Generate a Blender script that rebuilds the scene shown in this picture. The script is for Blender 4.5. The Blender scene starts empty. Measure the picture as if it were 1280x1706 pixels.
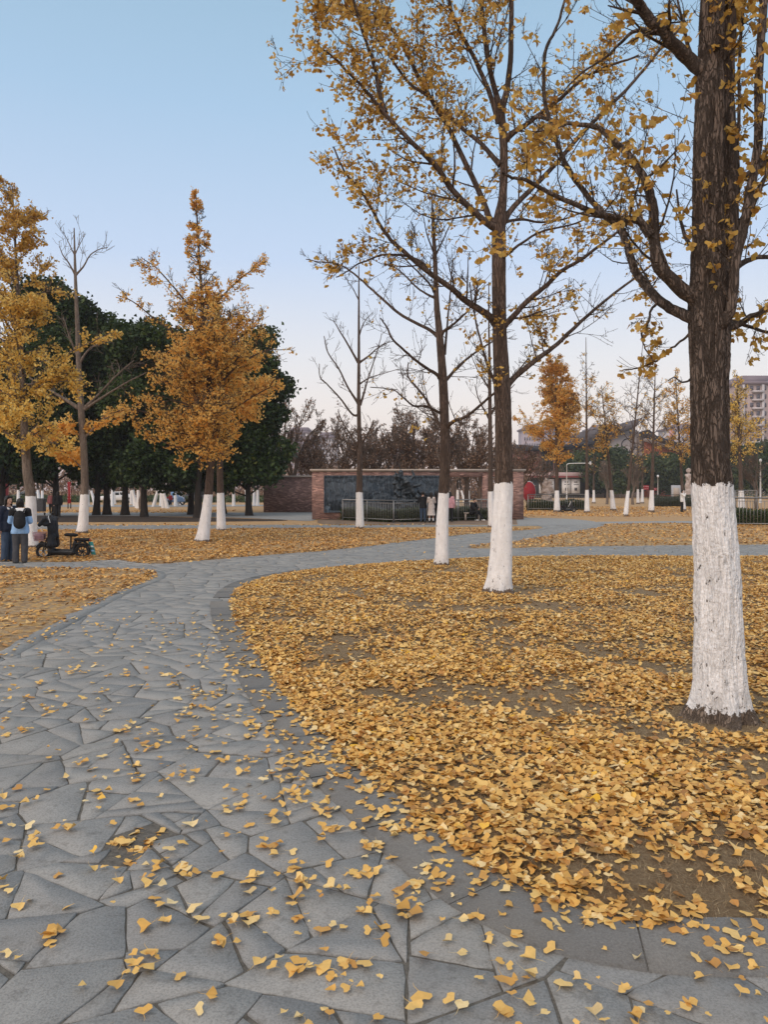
import bpy, bmesh, math, random
import numpy as np
from mathutils import Vector, Matrix, noise, geometry
R = math.radians
SC = bpy.context.scene
COL = SC.collection
# ---------------------------------------------------------------- camera
EYE, FPX, HOR = 1.70, 1250.0, 815.0          # eye height, focal length in px of the 1280x1706 photo, horizon row
cam = bpy.data.cameras.new('camera'); camo = bpy.data.objects.new('camera', cam); COL.objects.link(camo)
camo.location = (0, 0, EYE); camo.rotation_euler = (R(90), 0, 0)
cam.sensor_fit = 'VERTICAL'; cam.sensor_height = 36.0; cam.lens = 36.0 * FPX / 1706.0
cam.shift_y = -(853.0 - HOR) / 1706.0
cam.clip_start = 0.05; cam.clip_end = 6000
SC.camera = camo
SC.view_settings.view_transform = 'Standard'; SC.view_settings.look = 'None'
SC.view_settings.gamma = 1.0; SC.view_settings.use_curve_mapping = False
SC.view_settings.exposure = 0.18
SC.cycles.max_bounces = 6; SC.cycles.diffuse_bounces = 3; SC.cycles.transmission_bounces = 4
SC.cycles.transparent_max_bounces = 8; SC.cycles.volume_bounces = 0
# ---------------------------------------------------------------- sky and sun
SUN_EL, SUN_AZ = R(5.0), R(215.0)            # low sun behind the camera, a little to the left
world = bpy.data.worlds.new('World'); SC.world = world; world.use_nodes = True
wn = world.node_tree.nodes; wl = world.node_tree.links
bg = wn['Background']
sky = wn.new('ShaderNodeTexSky'); sky.sky_type = 'NISHITA'; sky.sun_disc = False
sky.sun_elevation = SUN_EL; sky.sun_rotation = SUN_AZ
sky.air_density = 1.0; sky.dust_density = 1.0; sky.ozone_density = 1.5; sky.altitude = 50
tc = wn.new('ShaderNodeTexCoord'); sp = wn.new('ShaderNodeSeparateXYZ'); wl.new(tc.outputs['Generated'], sp.inputs[0])
rmp = wn.new('ShaderNodeValToRGB'); wl.new(sp.outputs['Z'], rmp.inputs[0])
SKY = [(0.0, (0.80, 0.64, 0.63)), (0.05, (0.92, 0.77, 0.725)), (0.10, (0.92, 0.835, 0.80)), (0.17, (0.79, 0.79, 0.83)),
       (0.29, (0.54, 0.66, 0.86)), (0.45, (0.385, 0.56, 0.76)), (0.58, (0.31, 0.48, 0.64)), (0.72, (0.62, 0.68, 0.74)), (1.0, (0.72, 0.73, 0.74))]
e = rmp.color_ramp.elements
while len(e) < len(SKY): e.new(0.5)
for i, (p, c) in enumerate(SKY): e[i].position = p; e[i].color = (*c, 1)
mul = wn.new('ShaderNodeVectorMath'); mul.operation = 'SCALE'; wl.new(rmp.outputs[0], mul.inputs[0]); mul.inputs['Scale'].default_value = 9.0
mx = wn.new('ShaderNodeMix'); mx.data_type = 'RGBA'; mx.inputs['Factor'].default_value = 0.88
wl.new(sky.outputs[0], mx.inputs[6]); wl.new(mul.outputs[0], mx.inputs[7]); wl.new(mx.outputs[2], bg.inputs[0])
bg.inputs[1].default_value = 0.118
sl = bpy.data.lights.new('sun', 'SUN'); sl.energy = 1.7; sl.angle = R(50); sl.color = (1.0, 0.80, 0.64)
slo = bpy.data.objects.new('sun', sl); COL.objects.link(slo)
_el = R(38)
_v = Vector((math.sin(SUN_AZ) * math.cos(_el), math.cos(SUN_AZ) * math.cos(_el), math.sin(_el)))
slo.rotation_euler = _v.to_track_quat('Z', 'Y').to_euler()
# ---------------------------------------------------------------- helpers: space
def Wp(px, py, d): return np.array([(px - 640.0) / FPX * d, d, EYE - (py - HOR) / FPX * d])
def G(px, py): d = EYE * FPX / (py - HOR); return np.array([(px - 640.0) / FPX * d, d])
def dep(py): return EYE * FPX / (py - HOR)
def nrm(v): v = np.asarray(v, float); return v / (np.linalg.norm(v, axis=-1, keepdims=True) + 1e-12)
# ---------------------------------------------------------------- helpers: materials
class NT:
    def __init__(s, name):
        s.m = bpy.data.materials.new(name); s.m.use_nodes = True
        s.n = s.m.node_tree.nodes; s.l = s.m.node_tree.links; s.b = s.n['Principled BSDF']; s.out = s.n['Material Output']
    def add(s, t, **k):
        nd = s.n.new(t)
        for a, v in k.items(): setattr(nd, a, v)
        return nd
    def ln(s, a, b): s.l.new(a, b)
    def obj(s, scale=(1, 1, 1), loc=(0, 0, 0), world=False):
        mp = s.add('ShaderNodeMapping')
        if world: g = s.add('ShaderNodeNewGeometry'); s.ln(g.outputs['Position'], mp.inputs[0])
        else: t = s.add('ShaderNodeTexCoord'); s.ln(t.outputs['Object'], mp.inputs[0])
        mp.inputs['Scale'].default_value = scale; mp.inputs['Location'].default_value = loc
        return mp.outputs[0]
    def noise(s, vec, scale, detail=4, rough=0.55, dist=0.0):
        t = s.add('ShaderNodeTexNoise'); t.inputs['Scale'].default_value = scale; t.inputs['Detail'].default_value = detail
        t.inputs['Roughness'].default_value = rough; t.inputs['Distortion'].default_value = dist
        if vec is not None: s.ln(vec, t.inputs['Vector'])
        return t.outputs[0]
    def voro(s, vec, scale, feature='F1', out='Distance', rnd=1.0):
        t = s.add('ShaderNodeTexVoronoi', feature=feature); t.inputs['Scale'].default_value = scale; t.inputs['Randomness'].default_value = rnd
        s.ln(vec, t.inputs['Vector']); return t.outputs[out]
    def ramp(s, fac, stops, interp='LINEAR'):
        r = s.add('ShaderNodeValToRGB'); s.ln(fac, r.inputs[0]); r.color_ramp.interpolation = interp
        el = r.color_ramp.elements
        while len(el) < len(stops): el.new(0.5)
        for i, (p, c) in enumerate(stops):
            el[i].position = p; el[i].color = (*c, 1) if not isinstance(c, (int, float)) else (c, c, c, 1)
        return r.outputs[0]
    def mix(s, f, a, b, mode='MIX'):
        m = s.add('ShaderNodeMix', data_type='RGBA', blend_type=mode)
        for sock, v in ((m.inputs[0], f), (m.inputs[6], a), (m.inputs[7], b)):
            if isinstance(v, (int, float)): sock.default_value = v if sock.type == 'VALUE' else (v, v, v, 1)
            elif isinstance(v, tuple): sock.default_value = (*v, 1)
            else: s.ln(v, sock)
        return m.outputs[2]
    def math(s, op, a, b=0.0, clamp=False):
        m = s.add('ShaderNodeMath', operation=op, use_clamp=clamp)
        for sock, v in ((m.inputs[0], a), (m.inputs[1], b)):
            if isinstance(v, (int, float)): sock.default_value = v
            else: s.ln(v, sock)
        return m.outputs[0]
    def attr(s, name, out='Fac'): a = s.add('ShaderNodeAttribute', attribute_name=name); return a.outputs[out]
    def bump(s, h, strength=0.5, dist=0.02, prev=None):
        b = s.add('ShaderNodeBump'); b.inputs['Strength'].default_value = strength; b.inputs['Distance'].default_value = dist
        s.ln(h, b.inputs['Height'])
        if prev is not None: s.ln(prev, b.inputs['Normal'])
        return b.outputs[0]
    def fin(s, color=None, rough=0.8, normal=None, metal=0.0, spec=0.3):
        if isinstance(color, tuple): s.b.inputs['Base Color'].default_value = (*color, 1)
        elif color is not None: s.ln(color, s.b.inputs['Base Color'])
        if isinstance(rough, (int, float)): s.b.inputs['Roughness'].default_value = rough
        else: s.ln(rough, s.b.inputs['Roughness'])
        s.b.inputs['Metallic'].default_value = metal; s.b.inputs['Specular IOR Level'].default_value = spec
        if normal is not None: s.ln(normal, s.b.inputs['Normal'])
        return s.m
def plain(name, col, rough=0.7, var=0.12, scale=6.0, metal=0.0, spec=0.3, bump=0.1):
    t = NT(name); v = t.obj(); n = t.noise(v, scale, 5)
    c = t.mix(t.ramp(n, [(0.3, 0.0), (0.7, 1.0)]), tuple(x * (1 - var) for x in col), tuple(min(1, x * (1 + var)) for x in col))
    return t.fin(c, rough, t.bump(t.noise(v, scale * 6, 3), bump, 0.01), metal, spec)
# bark, with whitewash where the point attribute 'paint' (height above the paint's upper edge) is negative
def bark_mat(name, dark, light, green=0.0, bs=1.0, crack=0.012):
    t = NT(name); v = t.obj((1, 1, 0.22)); vd = t.obj()
    wv = t.noise(v, 9 * bs, 4, 0.6)
    vv = t.add('ShaderNodeVectorMath', operation='ADD'); t.ln(v, vv.inputs[0])
    sc = t.add('ShaderNodeVectorMath', operation='SCALE'); nz = t.add('ShaderNodeTexNoise'); nz.inputs['Scale'].default_value = 7 * bs; t.ln(v, nz.inputs['Vector'])
    t.ln(nz.outputs['Color'], sc.inputs[0]); sc.inputs['Scale'].default_value = 0.12 / bs; t.ln(sc.outputs[0], vv.inputs[1])
    ed = t.voro(vv.outputs[0], 40 * bs, 'DISTANCE_TO_EDGE')
    fur = t.math('ABSOLUTE', t.math('SUBTRACT', t.noise(t.obj((1, 1, 0.17)), 17 * bs, 6, 0.62, 0.9), 0.5))
    ridge = t.math('MULTIPLY', t.ramp(fur, [(0.0, 0.0), (0.022, 0.35), (0.055, 1.0)]), t.ramp(ed, [(0.0, 0.35), (0.10, 1.0)]))
    big = t.noise(t.obj((1, 1, 0.5)), 2.2, 3)
    fine = t.noise(v, 60 * bs, 4, 0.7)
    c = t.mix(ridge, dark, light)
    c = t.mix(t.math('MULTIPLY', t.ramp(fine, [(0.3, 0.0), (0.75, 1.0)]), 0.5), c, tuple(min(1, x * 1.5) for x in light))
    c = t.mix(t.ramp(big, [(0.35, 0.0), (0.7, 0.6)]), c, tuple(x * 0.75 for x in light), 'MIX')
    h = t.math('ADD', t.math('MULTIPLY', ridge, 0.8), t.math('MULTIPLY', fine, 0.35))
    c = t.mix(t.ramp(t.attr('foot'), [(0.02, 0.8), (0.34, 0.0)]), c, (0.27, 0.205, 0.155))
    # whitewash
    pa = t.attr('paint')
    rag = t.math('MULTIPLY', t.math('SUBTRACT', t.noise(vd, 15, 6, 0.75), 0.5), 0.17)
    top = t.math('LESS_THAN', t.math('ADD', pa, rag), 0.0)
    foot = t.attr('foot')
    bot = t.math('GREATER_THAN', t.math('ADD', foot, t.math('MULTIPLY', t.math('SUBTRACT', t.noise(vd, 14, 5, 0.75), 0.5), 0.30)), 0.115)
    # paint misses the deepest cracks
    miss = t.math('MULTIPLY', t.math('LESS_THAN', fur, 0.016), t.math('GREATER_THAN', t.math('SUBTRACT', t.noise(vd, 13, 3), t.math('MULTIPLY', foot, 0.05)), 0.60))
    pm = t.math('MULTIPLY', t.math('MULTIPLY', top, bot), t.math('SUBTRACT', 1.0, miss))
    wcol = t.mix(t.ramp(t.noise(t.obj((1, 1, 0.4)), 11, 6, 0.65), [(0.3, 0.0), (0.72, 1.0)]), (0.72, 0.71, 0.71), (0.90, 0.89, 0.89))
    dirt = t.ramp(t.math('ADD', foot, t.math('MULTIPLY', t.noise(vd, 7, 5), 0.5)), [(0.22, 1.0), (0.6, 0.0)])
    wcol = t.mix(t.math('MULTIPLY', dirt, 0.35), wcol, (0.30, 0.26, 0.21))
    c = t.mix(pm, c, wcol)
    lump = t.noise(vd, 30, 3, 0.5)
    h2 = t.math('ADD', t.math('MULTIPLY', ridge, 0.10), t.math('MULTIPLY', lump, 0.42))
    hm = t.mix(pm, h, h2)
    return t.fin(c, 0.85, t.bump(hm, 1.0, crack * 1.8), 0, 0.2)
M = {}
M['bark_near'] = bark_mat('bark_near', (0.040, 0.030, 0.024), (0.175, 0.134, 0.110), crack=0.022)
M['bark'] = bark_mat('bark', (0.032, 0.023, 0.018), (0.145, 0.102, 0.08), bs=0.8)
M['bark_pale'] = bark_mat('bark_pale', (0.09, 0.07, 0.055), (0.24, 0.19, 0.155), bs=0.7)
M['bark_dark'] = bark_mat('bark_dark', (0.015, 0.012, 0.010), (0.045, 0.036, 0.030), bs=0.7)
M['bark_twig'] = bark_mat('bark_twig', (0.08, 0.055, 0.043), (0.19, 0.14, 0.11), bs=0.7)
def leaf_mat(name, stops, trans=0.35, rough=0.55, brown=(0.20, 0.085, 0.02)):
    t = NT(name); a = t.attr('tint'); b = t.attr('tone')
    c = t.ramp(a, stops); c = t.mix(b, c, brown)
    v = t.obj(); n = t.noise(v, 70, 2)
    c = t.mix(t.math('MULTIPLY', t.ramp(n, [(0.4, 0.0), (0.8, 1.0)]), 0.25), c, tuple(x * 0.45 for x in stops[len(stops) // 2][1]))
    m = t.fin(c, rough, None, 0, 0.25)
    if trans > 0:
        tr = t.add('ShaderNodeBsdfTranslucent'); t.ln(c, tr.inputs[0])
        ms = t.add('ShaderNodeMixShader'); ms.inputs[0].default_value = trans
        t.ln(t.b.outputs[0], ms.inputs[1]); t.ln(tr.outputs[0], ms.inputs[2]); t.ln(ms.outputs[0], t.out.inputs[0])
    return m
M['litter'] = leaf_mat('fallen_leaf', [(0.0, (0.28, 0.13, 0.05)), (0.12, (0.56, 0.28, 0.085)), (0.45, (0.80, 0.46, 0.12)), (0.78, (0.90, 0.60, 0.21)), (0.93, (0.92, 0.73, 0.40)), (1.0, (0.92, 0.52, 0.04))], 0.15)
M['litter_far'] = leaf_mat('fallen_leaf_far', [(0.0, (0.32, 0.16, 0.07)), (0.3, (0.62, 0.32, 0.10)), (0.7, (0.80, 0.46, 0.14)), (1.0, (0.86, 0.58, 0.24))], 0.12)
M['leaf_ochre'] = leaf_mat('ochre_leaf', [(0.0, (0.42, 0.21, 0.05)), (0.3, (0.60, 0.36, 0.080)), (0.7, (0.73, 0.48, 0.12)), (1.0, (0.86, 0.58, 0.18))], 0.5)
M['leaf_gold'] = leaf_mat('golden_leaf', [(0.0, (0.80, 0.41, 0.09)), (0.4, (0.93, 0.57, 0.15)), (1.0, (0.96, 0.72, 0.28))], 0.64, brown=(0.55, 0.24, 0.05))
M['leaf_yellow'] = leaf_mat('yellow_leaf', [(0.0, (0.78, 0.48, 0.10)), (0.5, (0.92, 0.66, 0.17)), (1.0, (0.95, 0.77, 0.30))], 0.5, brown=(0.45, 0.21, 0.045))
M['leaf_green'] = leaf_mat('evergreen_leaf', [(0.0, (0.018, 0.034, 0.012)), (0.5, (0.042, 0.072, 0.022)), (0.85, (0.065, 0.10, 0.024)), (1.0, (0.12, 0.135, 0.03))], 0.15, 0.5, brown=(0.05, 0.06, 0.02))
M['leaf_mid'] = leaf_mat('shrub_leaf', [(0.0, (0.03, 0.05, 0.02)), (0.6, (0.07, 0.10, 0.035)), (1.0, (0.14, 0.15, 0.05))], 0.2, 0.5, brown=(0.12, 0.09, 0.04))
M['leaf_dead'] = leaf_mat('dead_leaf', [(0.0, (0.17, 0.095, 0.06)), (0.6, (0.35, 0.22, 0.15)), (1.0, (0.50, 0.36, 0.26))], 0.3, 0.7, brown=(0.1, 0.06, 0.04))
M['grass_dry'] = leaf_mat('dry_grass_blade', [(0.0, (0.24, 0.16, 0.085)), (0.6, (0.45, 0.33, 0.19)), (1.0, (0.62, 0.49, 0.31))], 0.2, 0.7)
# ---------------------------------------------------------------- helpers: meshes
class MB:
    def __init__(s): s.v = []; s.q = []; s.t = []; s.n = 0; s.a = {}; s.poly = []; s.mi = []
    def add(s, V, quads=None, tris=None, **attrs):
        V = np.asarray(V, float).reshape(-1, 3)
        if quads is not None and len(quads): s.q.append(np.asarray(quads, int).reshape(-1, 4) + s.n)
        if tris is not None and len(tris): s.t.append(np.asarray(tris, int).reshape(-1, 3) + s.n)
        for k, a in attrs.items():
            s.a.setdefault(k, []).append((s.n, np.broadcast_to(np.asarray(a, float), (len(V),))))
        s.v.append(V); s.n += len(V)
    def box(s, c, sz, rz=0.0, taper=1.0):
        x, y, z = [q / 2 for q in sz]
        V = np.array([[-x, -y, -z], [x, -y, -z], [x, y, -z], [-x, y, -z], [-x * taper, -y * taper, z], [x * taper, -y * taper, z], [x * taper, y * taper, z], [-x * taper, y * taper, z]])
        if rz: cc, ss = math.cos(rz), math.sin(rz); V = np.stack([V[:, 0] * cc - V[:, 1] * ss, V[:, 0] * ss + V[:, 1] * cc, V[:, 2]], 1)
        s.add(V + np.asarray(c, float), [[0, 3, 2, 1], [4, 5, 6, 7], [0, 1, 5, 4], [1, 2, 6, 5], [2, 3, 7, 6], [3, 0, 4, 7]]); return s
    def prism(s, pts, y0, y1):
        # polygon given as (x, z), extruded along y
        n = len(pts); P = np.array(pts, float)
        V = np.concatenate([np.stack([P[:, 0], np.full(n, y0), P[:, 1]], 1), np.stack([P[:, 0], np.full(n, y1), P[:, 1]], 1)])
        base = s.n; s.add(V, [[i, (i + 1) % n, n + (i + 1) % n, n + i] for i in range(n)])
        s.poly.append([base + i for i in range(n)][::-1]); s.poly.append([base + n + i for i in range(n)]); return s
    def tube(s, P, Rr, k=6, cap=False, **attrs):
        P = np.asarray(P, float); n = len(P); Rr = np.broadcast_to(np.asarray(Rr, float), (n,))
        T = nrm(np.gradient(P, axis=0)); mt = np.abs(T).mean(0); ref = np.zeros(3); ref[np.argmin(mt)] = 1
        Nn = nrm(np.cross(T, ref)); B = np.cross(T, Nn)
        a = np.arange(k) * (2 * math.pi / k)
        V = P[:, None] + Rr[:, None, None] * (np.cos(a)[None, :, None] * Nn[:, None] + np.sin(a)[None, :, None] * B[:, None])
        i = np.arange(n - 1)[:, None] * k; j = np.arange(k)[None]; j2 = (j + 1) % k
        Q = np.stack([i + j, i + j2, i + k + j2, i + k + j], -1).reshape(-1, 4)
        base = s.n; s.add(V.reshape(-1, 3), Q, **attrs)
        if cap: s.poly.append([base + x for x in range(k)]); s.poly.append([base + (n - 1) * k + x for x in range(k)][::-1])
        return s
    def capsule(s, p0, p1, r0, r1, k=10, flat=1.0, fdir=(0, 1, 0)):
        p0 = np.asarray(p0, float); p1 = np.asarray(p1, float); d = nrm(p1 - p0)
        P = []; Q = []
        for a in (-88, -60, -30, 0): P.append(p0 + d * r0 * math.sin(R(a))); Q.append(r0 * math.cos(R(a)))
        for a in (0, 30, 60, 88): P.append(p1 + d * r1 * math.sin(R(a))); Q.append(r1 * math.cos(R(a)))
        b = s.n; s.tube(P, Q, k, True)
        if flat != 1.0:
            V = s.v[-1]; f = nrm(fdir); c = p0; off = (V - c) @ f - (((V - c) @ d) * (d @ f)); V -= f[None] * (off * (1 - flat))[:, None]
        return s
    def ell(s, c, r, nu=12, nv=8):
        th = np.linspace(0.02, math.pi - 0.02, nv); k = nu
        a = np.arange(k) * (2 * math.pi / k)
        V = np.stack([np.sin(th)[:, None] * np.cos(a) * r[0] + c[0], np.sin(th)[:, None] * np.sin(a) * r[1] + c[1], np.cos(th)[:, None] * np.ones(k) * r[2] + c[2]], -1)
        i = np.arange(nv - 1)[:, None] * k; j = np.arange(k)[None]; j2 = (j + 1) % k
        base = s.n; s.add(V.reshape(-1, 3), np.stack([i + j2, i + j, i + k + j, i + k + j2], -1).reshape(-1, 4))
        s.poly.append([base + x for x in range(k)]); s.poly.append([base + (nv - 1) * k + x for x in range(k)][::-1]); return s
    def torus(s, c, R0, r0, axis='x', n=28, k=8):
        a = np.linspace(0, 2 * math.pi, n, endpoint=False); b = np.linspace(0, 2 * math.pi, k, endpoint=False)
        rr = R0 + r0 * np.cos(b)[None]; u = rr * np.cos(a)[:, None]; w = rr * np.sin(a)[:, None]; h = np.broadcast_to(r0 * np.sin(b)[None], u.shape)
        V = {'x': np.stack([h, u, w], -1), 'y': np.stack([u, h, w], -1), 'z': np.stack([u, w, h], -1)}[axis] + np.asarray(c, float)
        i = np.arange(n)[:, None]; i2 = (i + 1) % n; j = np.arange(k)[None]; j2 = (j + 1) % k
        s.add(V.reshape(-1, 3), np.stack([i * k + j, i * k + j2, i2 * k + j2, i2 * k + j], -1).reshape(-1, 4)); return s
    def mesh(s, name):
        me = bpy.data.meshes.new(name)
        V = np.concatenate(s.v) if s.v else np.zeros((0, 3))
        Q = np.concatenate(s.q) if s.q else np.zeros((0, 4), int); T = np.concatenate(s.t) if s.t else np.zeros((0, 3), int)
        pl = s.poly
        loops = np.concatenate([Q.ravel(), T.ravel()] + [np.array(p) for p in pl]).astype(np.int32)
        tot = np.concatenate([np.full(len(Q), 4), np.full(len(T), 3), np.array([len(p) for p in pl], int)]).astype(np.int32)
        st = np.concatenate([[0], np.cumsum(tot)[:-1]]).astype(np.int32)
        me.vertices.add(len(V)); me.vertices.foreach_set('co', V.astype(np.float32).ravel())
        me.loops.add(len(loops)); me.loops.foreach_set('vertex_index', loops)
        me.polygons.add(len(tot)); me.polygons.foreach_set('loop_start', st)
        try: me.polygons.foreach_set('loop_total', tot)
        except Exception: pass
        me.update(calc_edges=True)
        for k, lst in s.a.items():
            arr = np.zeros(len(V), np.float32)
            for o, a in lst: arr[o:o + len(a)] = a
            at = me.attributes.new(k, 'FLOAT', 'POINT'); at.data.foreach_set('value', arr)
        return me
    def build(s, name, mat, parent=None, smooth=False, loc=None, rz=0.0, bevel=0.0, **tags):
        me = s.mesh(name)
        if mat is not None: me.materials.append(mat)
        if smooth: me.polygons.foreach_set('use_smooth', np.ones(len(me.polygons), bool))
        o = bpy.data.objects.new(name, me); COL.objects.link(o)
        if parent is not None: o.parent = parent
        if loc is not None: o.location = loc
        if rz: o.rotation_euler.z = rz
        if bevel:
            b = o.modifiers.new('bevel', 'BEVEL'); b.width = bevel; b.segments = 2; b.limit_method = 'ANGLE'
        tag(o, **tags); return o
def tag(o, label=None, cat=None, group=None, kind=None):
    if label: o['label'] = label
    if cat: o['category'] = cat
    if group: o['group'] = group
    if kind: o['kind'] = kind
    return o
def thing(name, label, cat, loc=(0, 0, 0), rz=0.0, group=None):
    o = bpy.data.objects.new(name, None); COL.objects.link(o); o.location = loc; o.rotation_euler.z = rz; o.empty_display_size = 0.3
    return tag(o, label, cat, group)
def dup(root, loc, rz=0.0, scale=None, label=None, group=None):
    def cp(o, par):
        c = o.copy(); COL.objects.link(c)
        if par is not None: c.parent = par
        for ch in o.children: cp(ch, c)
        return c
    r = cp(root, None); r.location = loc; r.rotation_euler.z = rz
    if scale is not None: r.scale = scale if not isinstance(scale, (int, float)) else (scale,) * 3
    if label: r['label'] = label
    if group: r['group'] = group
    return r
def fuse(mb, voxel, smooth=2):
    """union of the closed pieces in mb as one continuous surface"""
    me = mb.mesh('tmp'); o = bpy.data.objects.new('tmp', me); COL.objects.link(o)
    m = o.modifiers.new('r', 'REMESH'); m.mode = 'VOXEL'; m.voxel_size = voxel
    if smooth: q = o.modifiers.new('s', 'SMOOTH'); q.factor = 0.5; q.iterations = smooth
    dg = bpy.context.evaluated_depsgraph_get(); me2 = bpy.data.meshes.new_from_object(o.evaluated_get(dg))
    bpy.data.objects.remove(o); return me2
def fused(name, mb, voxel, mat, parent=None, smooth=2, extra=None, zmin=None, rough=0.0, **tags):
    me = fuse(mb, voxel, smooth)
    if rough:
        ds = [v.normal * rough * (noise.noise(v.co * 2.6) + 0.6 * noise.noise(v.co * 7) + 0.3 * (0.3 - abs(noise.noise(v.co * 15)))) for v in me.vertices]
        for v, d_ in zip(me.vertices, ds): v.co += d_
    if zmin is not None:
        for v in me.vertices: v.co.z = max(v.co.z, zmin)
    if extra is not None:
        bm = bmesh.new(); bm.from_mesh(me); bm.from_mesh(extra.mesh('x')); bm.to_mesh(me); bm.free()
    me.materials.clear(); me.materials.append(mat)
    me.polygons.foreach_set('use_smooth', np.ones(len(me.polygons), bool))
    o = bpy.data.objects.new(name, me); COL.objects.link(o)
    if parent is not None: o.parent = parent
    tag(o, **tags); return o
def catmull(P, n=8):
    P = np.asarray(P, float); Q = np.vstack([2 * P[0] - P[1], P, 2 * P[-1] - P[-2]]); out = []
    for i in range(1, len(Q) - 2):
        t = np.linspace(0, 1, n, endpoint=False)[:, None]
        a, b, c, d = Q[i - 1], Q[i], Q[i + 1], Q[i + 2]
        out.append(0.5 * ((2 * b) + (-a + c) * t + (2 * a - 5 * b + 4 * c - d) * t ** 2 + (-a + 3 * b - 3 * c + d) * t ** 3))
    return np.vstack(out + [P[-1:]])
def pip(P, poly):
    x, y = P[:, 0], P[:, 1]; inside = np.zeros(len(P), bool); n = len(poly); j = n - 1
    for i in range(n):
        xi, yi = poly[i]; xj, yj = poly[j]
        c = ((yi > y) != (yj > y)) & (x < (xj - xi) * (y - yi) / (yj - yi + 1e-12) + xi); inside ^= c; j = i
    return inside
def dist_poly(P, poly):
    A = np.asarray(poly); B = np.roll(A, -1, 0); D = B - A; best = np.full(len(P), 1e9)
    for a, d in zip(A, D):
        t = np.clip(((P - a) @ d) / (d @ d + 1e-12), 0, 1); best = np.minimum(best, np.linalg.norm(P - a - t[:, None] * d, axis=1))
    return best
# ---------------------------------------------------------------- leaves
def tmpl_hi():
    v = [(0, 0, 0)]
    for a, r in ((-60, 0.90), (-44, 1.02), (-22, 1.02), (-3, 0.78), (4, 0.80), (24, 1.04), (46, 1.0), (63, 0.86)):
        v.append((r * math.sin(R(a)), r * math.cos(R(a)), 0.10 * math.sin(R(a * 3.1)) + 0.16 * abs(math.sin(R(a))) ** 2))
    t = [(0, i, i + 1) for i in range(1, 8)]
    v += [(-0.022, 0.04, 0.0), (0.022, 0.04, 0.0), (0.10, -0.45, 0.05), (0.135, -0.44, 0.05), (0.02, -0.85, 0.10)]
    t += [(9, 10, 11), (10, 12, 11), (11, 12, 13)]
    return np.array(v, float), np.array(t)
def tmpl_lo(): return np.array([(0, 0, 0), (-0.78, 0.62, 0.12), (0.05, 0.93, -0.02), (0.80, 0.60, 0.14)], float), np.array([(0, 1, 2), (0, 2, 3)])
def tmpl_oval(): return np.array([(0, 0, 0), (-0.30, 0.5, 0.08), (0, 1.0, -0.05), (0.30, 0.5, 0.08)], float), np.array([(0, 1, 2), (0, 2, 3)])
HI, LO, OV = tmpl_hi(), tmpl_lo(), tmpl_oval()
def add_leaves(mb, P, U, Nm, size, tint, tone=0.0, T=LO, rng=None):
    """P apex, U direction stem->tip, Nm rough normal"""
    P = np.asarray(P, float); n = len(P)
    if n == 0: return
    U = nrm(U); X = nrm(np.cross(U, Nm)); Z = np.cross(X, U)
    V, F = T; sz = np.broadcast_to(size, (n,))[:, None, None]
    zs = 1.0 if rng is None else rng.uniform(-1.2, 2.8, n)[:, None, None]
    ws = 1.0 if rng is None else rng.uniform(0.62, 1.08, n)[:, None, None]
    W = P[:, None] + sz * (V[None, :, 0:1] * X[:, None] * ws + V[None, :, 1:2] * U[:, None] + V[None, :, 2:3] * Z[:, None] * zs)
    Fi = F[None] + (np.arange(n) * len(V))[:, None, None]
    mb.add(W.reshape(-1, 3), None, Fi.reshape(-1, 3), tint=np.repeat(np.broadcast_to(tint, (n,)), len(V)), tone=np.repeat(np.broadcast_to(tone, (n,)), len(V)))
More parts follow.
